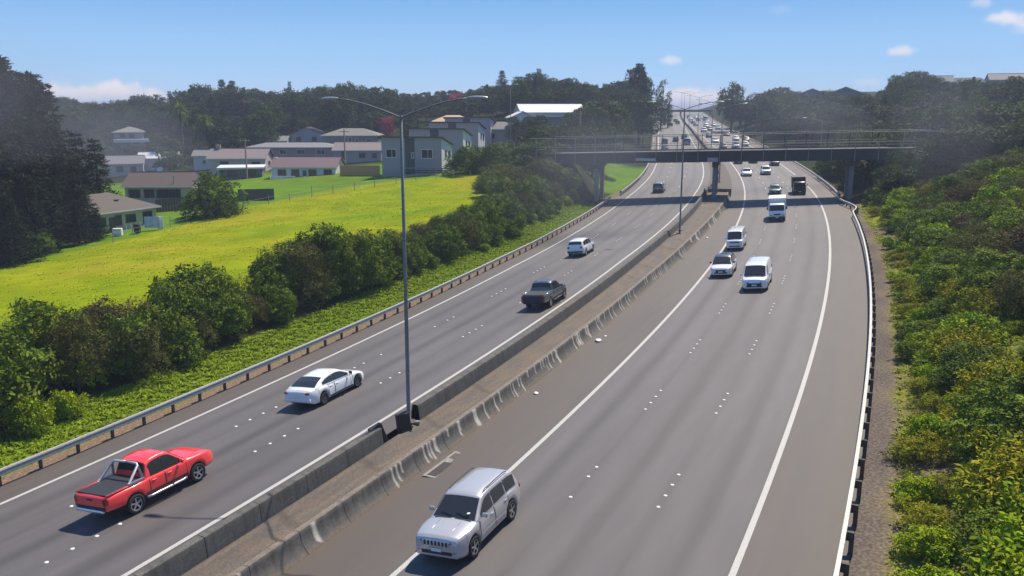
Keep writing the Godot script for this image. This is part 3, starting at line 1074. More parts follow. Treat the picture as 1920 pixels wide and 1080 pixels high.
func build_car(called: String, label: String, category: String, sp: Dictionary, m: Material, grp := "") -> Node3D:
	var o := thing(called, label, category, Vector3.ZERO, grp)
	var hl: float = sp.L / 2.0
	var b := MB.new()
	b.smooth(true)
	var rings := []
	for l in stations(sp): rings.append(full(body_ring(sp, l), l))
	b.loft(rings, true)
	b.group(3)
	b.fan(rings[0]); b.fan(rings[-1])
	var body := mi("body", b.done(), m, o)
	# dark floor and wheel wells under the body
	b = MB.new()
	b.box(Vector3(0, sp.sill + 0.12, 0), Vector3(sp.W * 0.6, 0.2, sp.L * 0.9))
	for a in [sp.lf, sp.lr]: b.box(Vector3(0, sp.r + 0.14, -a), Vector3(sp.W * 0.8, 0.3, sp.r * 2.0))
	mi("underside", b.done(), M.black, o)
	# cabin
	b = MB.new()
	b.smooth(true)
	rings = []
	var c0: float = sp.cabin[0][0]
	var c1: float = sp.cabin[-1][0]
	var ls := []
	for i in 41: ls.append(lerpf(c0, c1, i / 40.0))
	for p in sp.cabin: ls.append(p[0])
	ls.sort()
	for l in ls: rings.append(full(cab_ring(sp, l), l))
	b.loft(rings, false)
	b.group(3)
	b.fan(rings[0]); b.fan(rings[-1])
	mi("cabin", b.done(), m, o)
	mi("windscreen", glass_strip(sp, sp.screen[0], sp.screen[1]), M.glass, o)
	var base_l: float = sp.screen[1] + 0.05
	bump(o, "cowl", M.trim, Vector3(0, kpt(base_l, sp.cabin) + 0.035, -base_l), Vector3(sp.W * 0.74, 0.025, 0.09), 0.01)
	for k in 2:
		var wb := MB.new(); wb.smooth(true)
		var x0: float = -0.55 + k * 0.62
		var l1: float = sp.screen[1] - 0.02
		wb.tube([Vector3(x0, kpt(l1, sp.cabin) + 0.05, -l1), Vector3(x0 + 0.5, kpt(l1 - 0.1, sp.cabin) + 0.052, -(l1 - 0.1))], [0.012], 4)
		mi("wiper", wb.done(), M.black, o)
	if sp.has("back"): mi("rear_window", glass_strip(sp, sp.back[0], sp.back[1]), M.glass, o)
	for sd in [-1.0, 1.0]:
		for g in sp.glass: mi("side_window", side_glass(sp, sd, g[0], g[1]), M.glass, o)
		for d in sp.doors:
			var dr := mi("door", panel(sp, sd, d[0], d[1], sp.sill + 0.12, 9.0), m, o)
			for x in d: mi("shut_line", panel(sp, sd, x - 0.011, x + 0.011, sp.sill + 0.12, 9.0, 0.008), M.black, dr)
			var hy: float = kpt(d[0] + 0.2, sp.top) - 0.16
			bump(dr, "handle", sp.get("handle_mat", m), Vector3(sd * (side_x(sp, d[0] + 0.2, hy) + 0.02), hy, -(d[0] + 0.2)), Vector3(0.035, 0.035, 0.2), 0.01)
		mi("sill_trim", panel(sp, sd, sp.lr + sp.r + 0.12, sp.lf - sp.r - 0.12, sp.sill, sp.sill + 0.1, 0.012), sp.get("sill_mat", M.trim), o)
		var ml: float = sp.screen[1] - 0.32
		var mw: float = half_w(sp, ml)
		var mr := bump(o, "mirror", sp.get("mirror_mat", m), Vector3(sd * (mw + 0.10), sp.belt + 0.10, -ml), Vector3(0.22, 0.16, 0.11), 0.04)
		var fx: float = half_w(sp, hl - 0.12) * 0.97
		var hy: float = minf(sp.lamp_y, kpt(hl - 0.04, sp.top) - 0.06)
		bump(o, "headlight", M.lamp, Vector3(sd * (half_w(sp, hl - 0.1) - 0.235), hy, -(hl - 0.085)), Vector3(0.40, 0.12, 0.15), 0.05, -sd * 0.34)
		bump(o, "tail_light", M.tail, Vector3(sd * (half_w(sp, -hl + 0.08) - 0.12), sp.tail_y, hl - 0.055), Vector3(0.24, sp.get("tail_h", 0.17), 0.16), 0.04, sd * 0.2)
		for a in [sp.lf, sp.lr]:
			var wn := Node3D.new()
			wn.name = "wheel"
			o.add_child(wn, true)
			wn.position = Vector3(sd * (sp.W / 2.0 - 0.115), sp.r, -a)
			if sd < 0.0: wn.rotation.y = PI
			mi("tyre", sp.wheels[0], M.tyre, wn)
			mi("rim", sp.wheels[1], sp.get("rim_mat", M.rim), wn)
			mi("brake_disc", sp.wheels[2], M.trim, wn)
	bump(o, "grille", M.black, Vector3(0, sp.grille[0], -(hl - 0.005)), Vector3(sp.grille[2], sp.grille[1], 0.05), 0.02)
	bump(o, "lower_intake", M.trim, Vector3(0, kpt(hl, sp.bottom) + 0.14, -(hl - 0.01)), Vector3(sp.W * 0.62, 0.14, 0.05), 0.02)
	bump(o, "number_plate", M.plate, Vector3(0, kpt(hl, sp.bottom) + 0.24, -(hl + 0.022)), Vector3(0.40, 0.12, 0.015), 0.004)
	bump(o, "number_plate", M.plate, Vector3(0, sp.get("plate_y", 0.62), hl + 0.012), Vector3(0.40, 0.12, 0.02), 0.004)
	bump(o, "rear_bumper", sp.get("bumper_mat", m), Vector3(0, kpt(-hl, sp.bottom) + 0.1, hl - 0.05), Vector3(sp.W * 0.88, 0.2, 0.16), 0.05)
	return o

var SPEC := {}
func make_specs() -> void:
	var w_big := wheel_meshes(0.385, 0.26, 5)
	var w_car := wheel_meshes(0.335, 0.22, 10)
	var w_van := wheel_meshes(0.34, 0.21, 8)
	var dk := {"rim_mat": M.rim_dark}
	SPEC.wagon = {"L": 4.82, "W": 1.94, "r": 0.385, "lf": 1.47, "lr": -1.445, "sill": 0.34, "belt": 1.14, "roof": 1.75, "wheels": w_big, "nose": 0.17, "tail": 0.1,
		"top": [[-2.41, 0.72], [-2.38, 0.95], [-2.3, 1.12], [-1.5, 1.17], [0.75, 1.13], [1.3, 1.13], [1.9, 1.09], [2.25, 1.04], [2.36, 0.98], [2.41, 0.86]], "bottom": [[-2.41, 0.42], [-2.2, 0.34], [2.1, 0.33], [2.41, 0.38]],
		"cabin": [[-2.34, 1.1], [-2.24, 1.36], [-2.02, 1.68], [-1.6, 1.74], [-0.3, 1.76], [0.15, 1.73], [0.34, 1.68], [1.18, 1.10]], "screen": [0.40, 1.10], "back": [-2.24, -2.06], "glass": [[-2.0, -1.2], [-1.12, -0.22], [-0.14, 0.78]], "doors": [[-1.2, -0.16], [-0.12, 0.98]],
		"lamp_y": 0.90, "tail_y": 0.98, "grille": [0.845, 0.15, 1.02], "plate_y": 0.8, "sill_mat": M.silver}
	SPEC.sedan = {"L": 4.98, "W": 1.9, "r": 0.345, "lf": 1.53, "lr": -1.42, "sill": 0.25, "belt": 0.98, "roof": 1.44, "wheels": w_car, "nose": 0.3, "tail": 0.2, "rim_mat": M.rim_dark, "shoulder": 0.93, "roof_w": 0.72,
		"top": [[-2.49, 0.66], [-2.45, 0.90], [-2.3, 1.01], [-1.8, 1.03], [-1.0, 1.0], [0.9, 0.95], [1.4, 0.92], [2.0, 0.80], [2.36, 0.66], [2.49, 0.5]], "bottom": [[-2.49, 0.42], [-2.2, 0.27], [2.1, 0.23], [2.49, 0.26]],
		"cabin": [[-2.05, 1.0], [-1.55, 1.22], [-1.05, 1.37], [-0.5, 1.44], [-0.05, 1.45], [0.32, 1.39], [0.75, 1.2], [1.22, 0.94]], "screen": [0.38, 1.14], "back": [-1.92, -1.12], "glass": [[-1.38, -0.52], [-0.5, 0.80]], "doors": [[-1.0, -0.5], [-0.46, 0.92]],
		"lamp_y": 0.62, "tail_y": 0.88, "tail_h": 0.11, "grille": [0.42, 0.12, 0.9], "plate_y": 0.68, "mirror_mat": M.dark}
	SPEC.ute = {"L": 5.33, "W": 1.86, "r": 0.385, "lf": 1.62, "lr": -1.46, "sill": 0.5, "belt": 1.14, "roof": 1.8, "wheels": w_big, "nose": 0.22, "tail": 0.03, "shoulder": 0.96, "crown": 0.4,
		"top": [[-2.665, 1.05], [-2.62, 1.13], [-0.86, 1.13], [-0.8, 1.15], [0.9, 1.13], [1.25, 1.15], [1.9, 1.13], [2.35, 1.06], [2.58, 0.97], [2.665, 0.84]], "bottom": [[-2.66, 0.6], [-2.2, 0.55], [2.0, 0.45], [2.66, 0.48]],
		"cabin": [[-0.84, 1.13], [-0.8, 1.32], [-0.66, 1.7], [-0.4, 1.78], [0.0, 1.81], [0.3, 1.78], [0.46, 1.72], [1.18, 1.13]], "screen": [0.52, 1.11], "back": [-0.79, -0.67], "glass": [[-0.60, 0.01], [0.025, 0.86]], "doors": [[-0.72, 0.0], [0.04, 1.08]],
		"lamp_y": 0.93, "tail_y": 0.94, "tail_h": 0.3, "grille": [0.72, 0.2, 0.95], "plate_y": 0.62, "bumper_mat": M.trim}
	SPEC.suv = {"L": 4.5, "W": 1.84, "r": 0.35, "lf": 1.38, "lr": -1.32, "sill": 0.3, "belt": 1.06, "roof": 1.66, "wheels": w_car, "nose": 0.24, "tail": 0.18,
		"top": [[-2.25, 0.7], [-2.22, 0.95], [-2.12, 1.09], [-1.2, 1.10], [0.8, 1.04], [1.3, 1.02], [1.9, 0.94], [2.14, 0.86], [2.25, 0.74]], "bottom": [[-2.25, 0.45], [-2.0, 0.34], [1.9, 0.28], [2.25, 0.32]],
		"cabin": [[-2.18, 1.06], [-2.05, 1.32], [-1.78, 1.58], [-1.2, 1.65], [-0.3, 1.68], [0.12, 1.64], [0.34, 1.57], [1.25, 1.02]], "screen": [0.40, 1.15], "back": [-2.08, -1.84], "glass": [[-1.75, -1.05], [-0.97, -0.12], [-0.04, 0.82]], "doors": [[-1.05, -0.1], [-0.06, 0.98]],
		"lamp_y": 0.78, "tail_y": 0.98, "grille": [0.62, 0.22, 0.8], "plate_y": 0.72, "bumper_mat": M.trim}
	SPEC.hatch = SPEC.suv.duplicate()
	SPEC.hatch.merge({"L": 4.3, "W": 1.78, "roof": 1.5, "belt": 0.98, "r": 0.32, "lf": 1.3, "lr": -1.28, "sill": 0.24, "wheels": wheel_meshes(0.32, 0.2, 7),
		"top": [[-2.15, 0.62], [-2.12, 0.86], [-2.0, 1.0], [-1.2, 1.01], [0.8, 0.95], [1.3, 0.92], [1.85, 0.82], [2.05, 0.7], [2.15, 0.52]], "bottom": [[-2.15, 0.4], [-1.9, 0.28], [1.8, 0.22], [2.15, 0.26]],
		"cabin": [[-2.08, 0.98], [-1.9, 1.24], [-1.6, 1.44], [-0.9, 1.5], [-0.3, 1.5], [0.1, 1.46], [0.34, 1.38], [1.22, 0.93]], "back": [-1.96, -1.66], "grille": [0.46, 0.14, 0.8], "lamp_y": 0.68, "tail_y": 0.88}, true)
	SPEC.van = {"L": 5.3, "W": 1.96, "r": 0.34, "lf": 1.75, "lr": -1.45, "sill": 0.3, "belt": 1.14, "roof": 2.0, "wheels": w_van, "nose": 0.2, "tail": 0.05, "roof_w": 0.86, "shoulder": 0.97,
		"top": [[-2.65, 1.0], [-2.62, 1.14], [1.0, 1.14], [1.9, 1.13], [2.3, 1.06], [2.54, 0.96], [2.65, 0.72]], "bottom": [[-2.65, 0.42], [-2.3, 0.34], [2.3, 0.28], [2.65, 0.32]],
		"cabin": [[-2.62, 1.1], [-2.56, 1.5], [-2.46, 1.9], [-2.2, 1.99], [0.0, 2.01], [0.85, 1.97], [1.08, 1.88], [2.02, 1.12]], "screen": [1.12, 1.95], "back": [-2.58, -2.48], "glass": [[0.5, 1.5]], "doors": [[-0.75, 0.32], [0.4, 1.42]],
		"lamp_y": 0.90, "tail_y": 1.1, "tail_h": 0.4, "grille": [0.62, 0.2, 1.1], "plate_y": 0.75}
	SPEC.minivan = SPEC.van.duplicate()
	SPEC.minivan.merge({"L": 4.7, "W": 1.7, "lf": 1.55, "lr": -1.2, "roof": 1.96, "belt": 1.12, "nose": 0.1, "roof_w": 0.88,
		"top": [[-2.35, 1.0], [-2.32, 1.12], [1.0, 1.12], [1.9, 1.11], [2.2, 1.08], [2.31, 1.02], [2.35, 0.94]], "bottom": [[-2.35, 0.42], [-2.0, 0.34], [2.0, 0.3], [2.35, 0.34]],
		"cabin": [[-2.32, 1.1], [-2.27, 1.5], [-2.18, 1.86], [-1.9, 1.95], [0.0, 1.97], [1.1, 1.95], [1.36, 1.88], [2.06, 1.10]], "screen": [1.4, 2.0], "back": [-2.29, -2.2], "glass": [[-1.9, -0.7], [-0.6, 0.5], [0.6, 1.65]], "doors": [[-0.5, 0.5], [0.6, 1.5]], "grille": [0.86, 0.12, 0.9], "lamp_y": 0.86}, true)

func add_tray(o: Node3D, sp: Dictionary, m: Material, bar: bool) -> void:
	var b := MB.new()
	b.bevel(Vector3(0, 1.155, 1.72), Vector3(1.56, 0.05, 1.72), 0.02)
	for i in 8: b.box(Vector3(0, 1.178, 0.98 + i * 0.21), Vector3(1.5, 0.006, 0.195))
	mi("tray_cover", b.done(), M.trim, o)
	var tg := bump(o, "tailgate", m, Vector3(0, 0.88, 2.672), Vector3(1.46, 0.48, 0.04), 0.02)
	bump(tg, "handle", M.trim, Vector3(0, 0.12, 0.025), Vector3(0.3, 0.07, 0.03), 0.01)
	bump(o, "rear_step", M.chrome if bar else M.trim, Vector3(0, 0.58, 2.72), Vector3(1.5, 0.12, 0.14), 0.04)
	for sd in [-1.0, 1.0]:
		b = MB.new(); b.smooth(true)
		b.tube([Vector3(sd * 0.93, 0.44, -1.0), Vector3(sd * 0.98, 0.44, -0.8), Vector3(sd * 0.98, 0.44, 0.75), Vector3(sd * 0.93, 0.44, 0.95)], [0.05], 8)
		mi("side_step", b.done(), M.silver if bar else M.trim, o)
		b = MB.new(); b.smooth(true)
		b.box(Vector3(sd * 0.84, 1.165, 1.72), Vector3(0.09, 0.035, 1.74))
		mi("tray_edge", b.done(), M.chrome if not bar else m, o)
	if bar:
		b = MB.new(); b.smooth(true)
		for sd in [-1.0, 1.0]:
			b.tube([Vector3(sd * 0.84, 1.17, 1.62), Vector3(sd * 0.80, 1.24, 1.52), Vector3(sd * 0.70, 1.72, 0.98), Vector3(sd * 0.60, 1.77, 0.92), Vector3(0, 1.79, 0.92)], [0.05], 8)
			b.tube([Vector3(sd * 0.72, 1.70, 0.98), Vector3(sd * 0.83, 1.17, 0.93)], [0.05], 8)
			b.tube([Vector3(sd * 0.84, 1.20, 0.9), Vector3(sd * 0.84, 1.20, 1.62)], [0.05], 8)
		mi("sports_bar", b.done(), mat(Color(0.55, 0.54, 0.54), 0.35, 0.3), o)

func build_truck(called: String, label: String, cab: Material, boxm: Material, grp: String, tall: float) -> Node3D:
	var o := thing(called, label, "truck", Vector3.ZERO, grp)
	var w := 1.95 if tall < 3.0 else 2.35
	var b := MB.new()
	b.smooth(true)
	var rings := []
	for k in [[-0.1, 0.6, 2.15], [0.9, 0.55, 2.18], [1.3, 0.5, 2.1], [1.72, 0.45, 1.32], [1.86, 0.45, 1.16], [1.92, 0.5, 0.95]]:
		var ring := []
		for e in [[0.95, k[1]], [1.0, lerpf(k[1], k[2], 0.3)], [0.99, lerpf(k[1], k[2], 0.6)], [0.9, k[2] - 0.05], [0.82, k[2]], [-0.82, k[2]], [-0.9, k[2] - 0.05], [-0.99, lerpf(k[1], k[2], 0.6)], [-1.0, lerpf(k[1], k[2], 0.3)], [-0.95, k[1]]]:
			ring.append(Vector3(e[0] * w * 0.5, e[1], -(k[0] + 1.0)))
		rings.append(ring)
	b.loft(rings, true)
	b.group(3)
	b.fan(rings[0]); b.fan(rings[-1])
	mi("cab", b.done(), cab, o)
	b = MB.new()
	b.q(Vector3(-w * 0.43, 2.03, -2.36), Vector3(w * 0.43, 2.03, -2.36), Vector3(w * 0.45, 1.36, -2.722), Vector3(-w * 0.45, 1.36, -2.722))
	mi("windscreen", b.done(), M.glass, o)
	for sd in [-1.0, 1.0]:
		b = MB.new()
		b.q(Vector3(sd * w * 0.485, 1.96, -1.5), Vector3(sd * w * 0.485, 1.96, -2.2), Vector3(sd * w * 0.503, 1.35, -2.55), Vector3(sd * w * 0.503, 1.35, -1.5))
		mi("side_window", b.done(), M.glass, o)
		bump(o, "headlight", M.lamp, Vector3(sd * w * 0.36, 0.82, -2.91), Vector3(0.36, 0.17, 0.06), 0.04)
		bump(o, "mirror", M.trim, Vector3(sd * (w * 0.5 + 0.16), 1.65, -2.45), Vector3(0.18, 0.34, 0.1), 0.03)
		for a in [-2.0, 1.6]:
			var wn := Node3D.new()
			wn.name = "wheel"
			o.add_child(wn, true)
			wn.position = Vector3(sd * (w / 2.0 - 0.14), 0.38, a)
			if sd < 0.0: wn.rotation.y = PI
			mi("tyre", SPEC.wagon.wheels[0], M.tyre, wn)
			mi("rim", SPEC.wagon.wheels[1], M.rim, wn)
		bump(o, "tail_light", M.tail, Vector3(sd * w * 0.42, 0.8, 3.06), Vector3(0.3, 0.12, 0.05), 0.02)
	bump(o, "grille", M.black, Vector3(0, 0.92, -2.925), Vector3(w * 0.42, 0.2, 0.04), 0.02)
	bump(o, "bumper", M.trim, Vector3(0, 0.56, -2.90), Vector3(w * 0.96, 0.24, 0.18), 0.06)
	bump(o, "number_plate", M.plate, Vector3(0, 0.58, -3.0), Vector3(0.38, 0.12, 0.02), 0.004)
	bump(o, "chassis", M.black, Vector3(0, 0.62, 0.3), Vector3(0.9, 0.22, 5.4), 0.02)
	var bx := bump(o, "cargo_box", boxm, Vector3(0, 0.86 + (tall - 0.86) / 2.0, 1.12), Vector3(w + 0.12, tall - 0.86, 3.9), 0.04)
	for sd in [-1.0, 1.0]:
		for y in [0.9, tall - 0.04]: bump(bx, "edge_rail", M.steel, Vector3(sd * (w / 2 + 0.06), y - 0.86 - (tall - 0.86) / 2.0, 0), Vector3(0.05, 0.07, 3.94), 0.01)
	return o

func place(o: Node3D, s: float, t: float, dir: float, y := 0.0) -> void:
	var p := on_road(s, t)
	var f := (on_road(s + 1.0 * dir, t) - on_road(s - 1.0 * dir, t)).normalized()
	var r := (on_road(s, t + 0.5) - on_road(s, t - 0.5)).normalized() * dir
	var up := r.cross(f).normalized()
	o.transform = Transform3D(Basis(f.cross(up), up, -f), p + up * (0.008 + y))

func recolour(o: Node3D, m: Material) -> void:
	for c in o.get_children():
		if c is MeshInstance3D and (str(c.name).begins_with("body") or str(c.name).begins_with("cabin") or str(c.name).begins_with("door") or str(c.name).begins_with("mirror")): c.material_override = m

func make_traffic() -> void:
	var o := build_car("sport_utility_vehicle", "silver four-wheel drive wagon driving towards the camera over the left edge line", "car", SPEC.wagon, M.silver)
	for sd in [-1.0, 1.0]:
		var b := MB.new(); b.smooth(true)
		b.tube([Vector3(sd * 0.68, 1.76, -0.1), Vector3(sd * 0.68, 1.815, 0.05), Vector3(sd * 0.68, 1.82, 1.55), Vector3(sd * 0.68, 1.76, 1.75)], [0.022], 6)
		mi("roof_rail", b.done(), M.trim, o)
		mi("side_trim", panel(SPEC.wagon, sd, -0.95, 0.98, 0.60, 0.665, 0.02), M.chrome, o)
		bump(o, "fog_light", M.trim, Vector3(sd * 0.66, 0.56, -2.37), Vector3(0.24, 0.1, 0.08), 0.03)
	bump(o, "sticker", M.plate, Vector3(-0.52, kpt(0.93, SPEC.wagon.cabin) + 0.035, -0.93), Vector3(0.10, 0.03, 0.16), 0.005)
	for sd in [-1.0, 1.0]:
		var hb := MB.new(); hb.smooth(true)
		hb.tube([Vector3(sd * 0.42, 1.145, -1.3), Vector3(sd * 0.40, 1.115, -1.85), Vector3(sd * 0.36, 1.05, -2.2)], [0.018, 0.02, 0.012], 6)
		mi("bonnet_ridge", hb.done(), M.silver, o)
	for i in 7:
		bump(o, "grille_slot", M.trim if i % 7 else M.black, Vector3(-0.42 + i * 0.14, 0.845, -2.425), Vector3(0.06, 0.15, 0.03), 0.02)
	for i in 8: bump(o, "grille_bar", M.silver, Vector3(-0.49 + i * 0.14, 0.845, -2.425), Vector3(0.07, 0.19, 0.045), 0.02)
	place(o, 8.2, 1.18, -1.0)
	o = build_car("pickup_ute", "bright red double-cab ute with a chrome sports bar and black tray cover", "ute", SPEC.ute, M.red)
	add_tray(o, SPEC.ute, M.red, true)
	place(o, 5.5, -11.97, 1.0)
	var u2 := build_car("pickup_ute", "dark grey double-cab ute with black tray cover in the right lane heading away", "ute", SPEC.ute, M.slate)
	add_tray(u2, SPEC.ute, M.trim, false)
	for c in u2.get_children():
		if str(c.name).begins_with("rim"): c.material_override = M.rim_dark
	place(u2, 41.65, -9.25, 1.0)
	u2.scale = Vector3(1.02, 1.0, 1.0)
	o = build_car("sedan", "white fastback sedan heading away in the middle of the left carriageway", "car", SPEC.sedan, M.white)
	place(o, 18.45, -13.0, 1.0)
	var suv := build_car("hatchback", "small white wagon heading away beside the far end of the left guard rail", "car", SPEC.suv, M.white)
	place(suv, 65.0, -13.45, 1.0)
	var van := build_car("van", "large white van coming towards the camera in the middle lane", "van", SPEC.van, M.white)
	place(van, 52.9, 5.15, -1.0)
	var mv := build_car("van", "older white people mover van in the inner lane behind the pale hatchback", "van", SPEC.minivan, M.white)
	place(mv, 72.8, 1.35, -1.0)
	var pale := copy(suv, "white car with a black roof beside the large white van")
	for ch in pale.get_children():
		if str(ch.name).begins_with("cabin") or str(ch.name).begins_with("mirror"): ch.material_override = M.dark
	bump(pale, "dark_front", M.trim, Vector3(0, 0.46, -2.16), Vector3(1.5, 0.34, 0.16), 0.05)
	place(pale, 58.5, 1.72, -1.0)
	var tr := build_truck("box_truck", "white box truck in the middle lane just short of the bridge shadow", M.white, mat(Color(0.6, 0.6, 0.58), 0.6), "trucks on the right carriageway", 2.72)
	place(tr, 94.0, 4.75, -1.0)
	var dt := build_truck("box_truck", "tall dark truck in the outer lane emerging from under the bridge", M.dark, mat(Color(0.03, 0.033, 0.035), 0.6), "trucks on the right carriageway", 2.85)
	place(dt, 123.4, 8.25, -1.0)
	dt.scale = Vector3(0.95, 0.93, 1.0)
	var hatch := build_car("hatchback", "dark teal hatchback with sun glare, middle lane under the bridge", "car", SPEC.hatch, M.teal)
	place(hatch, 123.8, 4.66, -1.0)
	var sedan2 := build_car("sedan", "white sedan in the inner lane seen just under the bridge", "car", SPEC.sedan, M.white)
	place(sedan2, 158.3, 1.3, -1.0)
	# the rest of the queue, nearest first: s, t, direction, kind, paint, label
	var list := [
		[160.3, 5.15, -1, suv, M.white, "white car in the middle lane seen just under the bridge"],
		[125.0, -13.9, 1, suv, M.grey, "grey car heading away under the left span of the bridge"],
		[186.0, 1.5, -1, hatch, M.dark, "dark car in the inner lane half hidden by the bridge girder"],
		[187.0, 5.0, -1, hatch, M.dark, "dark car in the middle lane half hidden by the bridge girder"],
		[180.0, 8.9, -1, suv, M.dark, "dark car in the outer lane just below the bridge girder"],
		[222.0, -14.6, 1, sedan2, M.dark, "dark sedan with bright roof glint in the left lane over the bridge deck"],
		[246.5, -13.9, 1, suv, M.dark, "dark car in the left lane, above the bridge's lower rail"],
		[255.5, -10.2, 1, hatch, M.dark, "dark hatchback in the middle lane heading away past the bridge"],
		[269.5, -6.8, 1, hatch, M.grey, "grey car in the right lane heading away past the bridge"],
		[242.5, -7.5, 1, van, M.slate, "dark van in the right lane heading away just past the bridge"],
		[347.0, -8.6, 1, hatch, M.maroon, "maroon car alone mid-way up the far left carriageway"],
		[391.5, -5.5, 1, hatch, M.dark, "dark car in the right lane near the crest, heading away"],
		[367.5, -5.2, 1, suv, M.dark, "dark car following in the right lane below the crest"],
		[398.0, -8.5, 1, hatch, M.dark, "dark car in the middle lane near the crest, heading away"],
		[442.0, -10.6, 1, suv, M.dark, "dark car in the left lane at the crest"],
		[446.0, -7.5, 1, hatch, M.dark, "dark car in the middle lane at the crest"],
		[253.0, 1.75, -1, sedan2, M.white, "white sedan in the inner lane seen through the bridge screen"],
		[229.0, 1.75, -1, suv, M.dark, "dark car in the inner lane closest behind the bridge screen"],
		[262.5, 9.0, -1, hatch, M.white, "white hatchback in the outer lane seen through the bridge screen"],
		[232.5, 5.6, -1, suv, M.white, "white car in the middle lane closest behind the bridge screen"],
		[258.0, 11.6, -1, hatch, M.maroon, "dark red car on the outer shoulder beyond the bridge"],
		[238.0, 8.9, -1, hatch, M.white, "white car in the outer lane closest behind the bridge screen"],
		[276.5, 1.75, -1, hatch, M.dark, "dark car in the inner lane, second behind the bridge screen"],
		[305.0, 2.2, -1, suv, M.white, "white car in the inner lane above the bridge's top rail"],
		[315.0, 5.2, -1, hatch, M.grey, "grey car in the middle lane above the bridge's top rail"],
		[323.0, 8.8, -1, suv, M.white, "white car in the outer lane above the bridge's top rail"],
		[285.0, 8.4, -1, sedan2, M.maroon, "dark red car in the outer lane at the bridge's top rail"],
		[352.5, 1.9, -1, hatch, M.slate, "dark grey car in the inner lane half way to the crest"],
		[358.0, 6.6, -1, suv, M.white, "white wagon in the middle lane half way to the crest"],
		[348.0, 8.9, -1, hatch, M.white, "white hatchback in the outer lane half way to the crest"],
		[385.5, 2.0, -1, suv, M.white, "white car in the inner lane below the crest"],
		[371.0, 1.9, -1, hatch, M.dark, "dark car in the inner lane between two white ones below the crest"],
		[405.5, 5.6, -1, suv, M.dark, "dark car in the middle lane below the crest"],
		[412.5, 2.0, -1, hatch, M.white, "white hatchback in the inner lane near the crest"],
		[435.5, 5.2, -1, suv, M.white, "white car in the middle lane at the crest, oncoming"],
		[443.5, 2.2, -1, hatch, M.dark, "dark car in the inner lane at the crest, oncoming"],
		[430.0, 8.6, -1, hatch, M.white, "white car in the outer lane at the crest, oncoming"],
		[335.0, 5.0, -1, suv, M.silver, "silver car in the middle lane past the top rail"],
		[386.0, 8.7, -1, hatch, M.grey, "grey car in the outer lane behind the distant white truck"],
	]
	for k in list:
		var c := copy(k[3], k[5], "distant cars on the motorway")
		recolour(c, k[4])
		place(c, k[0], k[1], k[2])
	var ft := copy(tr, "distant white truck in the outer lane below the crest")
	place(ft, 405.0, 8.9, -1.0)

# ---------------------------------------------------------------- plants
class Leaves:
	var vs := PackedVector3Array()
	var ns := PackedVector3Array()
	var cs := PackedColorArray()
	var ix := PackedInt32Array()
	func leaf(p: Vector3, n: Vector3, d: Vector3, ln: float, wd: float, c: Color):
		var t := (d - n * d.dot(n)).normalized()
		var w := n.cross(t) * wd * 0.5
		var k := vs.size()
		var bend := n * ln * -0.12
		vs.append_array([p, p + t * ln * 0.5 - w, p + t * ln + bend, p + t * ln * 0.5 + w])
		for i in 4:
			ns.append(n); cs.append(c)
		ix.append_array([k, k + 2, k + 1, k, k + 3, k + 2])   # clockwise seen from the side n points to
	func strap(p: Vector3, d: Vector3, up: Vector3, ln: float, wd: float, droop: float, c: Color):
		var side := d.cross(up).normalized() * wd * 0.5
		var k := vs.size()
		for i in 5:
			var f := i / 4.0
			var q := p + d * ln * f + Vector3.DOWN * droop * ln * f * f
			var w := side * (1.0 - 0.85 * f * f)
			var n := side.cross(d + Vector3.DOWN * droop * 2.0 * f).normalized()
			vs.append_array([q - w, q + w])
			ns.append_array([n, n]); cs.append_array([c, c])
		for i in 4:
			var j := k + i * 2
			ix.append_array([j, j + 2, j + 3, j, j + 3, j + 1])
	func done() -> ArrayMesh:
		var arr := []
		arr.resize(Mesh.ARRAY_MAX)
		arr[Mesh.ARRAY_VERTEX] = vs
		arr[Mesh.ARRAY_NORMAL] = ns
		arr[Mesh.ARRAY_COLOR] = cs
		arr[Mesh.ARRAY_INDEX] = ix
		var m := ArrayMesh.new()
		m.add_surface_from_arrays(Mesh.PRIMITIVE_TRIANGLES, arr)
		return m

func rdir() -> Vector3:
	var y := rng.randf_range(-1, 1)
	var a := rng.randf() * TAU
	var r := sqrt(1.0 - y * y)
	return Vector3(r * cos(a), y, r * sin(a))

func tint(c: Color, amount: float) -> Color:
	var k := 1.0 + rng.randf_range(-amount, amount)
	var h := rng.randf_range(-amount, amount) * 0.4
	return Color(maxf(0.002, c.r * k * (1.0 + h)), maxf(0.002, c.g * k), maxf(0.001, c.b * k * (1.0 - h)))

func crown(blobs: Array, n: int, size: float, c: Color, c2: Color, up := 0.25, slim := 0.5) -> ArrayMesh:   # blobs: [centre, radii]; leaves lie through the outer part of each
	var lv := Leaves.new()
	var total := 0.0
	for b in blobs: total += b[1].x * b[1].y
	for b in blobs:
		var cnt := int(n * b[1].x * b[1].y / total)
		var bc := c.lerp(c2, rng.randf())
		for i in int(cnt / 7.0) + 1:   # leaves come in sprays that face one way
			var d := rdir()
			if d.y < -0.55: d.y = -d.y
			var r := 1.02 - 0.42 * rng.randf() * rng.randf()
			if rng.randf() < 0.16: r += 0.3 * rng.randf() * rng.randf()
			var p: Vector3 = b[0] + d * b[1] * r
			var face := (d * 0.7 + rdir() * 0.85 + Vector3.UP * up).normalized()
			var sc := tint(bc, 0.32)
			for k in 7:
				var q := p + rdir() * size * rng.randf_range(0.2, 1.25)
				if q.y < 0.02: continue
				var nn := (face + rdir() * 0.45).normalized()
				lv.leaf(q, nn, rdir() + d * 0.4, size * rng.randf_range(0.65, 1.35), size * slim * rng.randf_range(0.7, 1.2), tint(sc, 0.16))
	return lv.done()

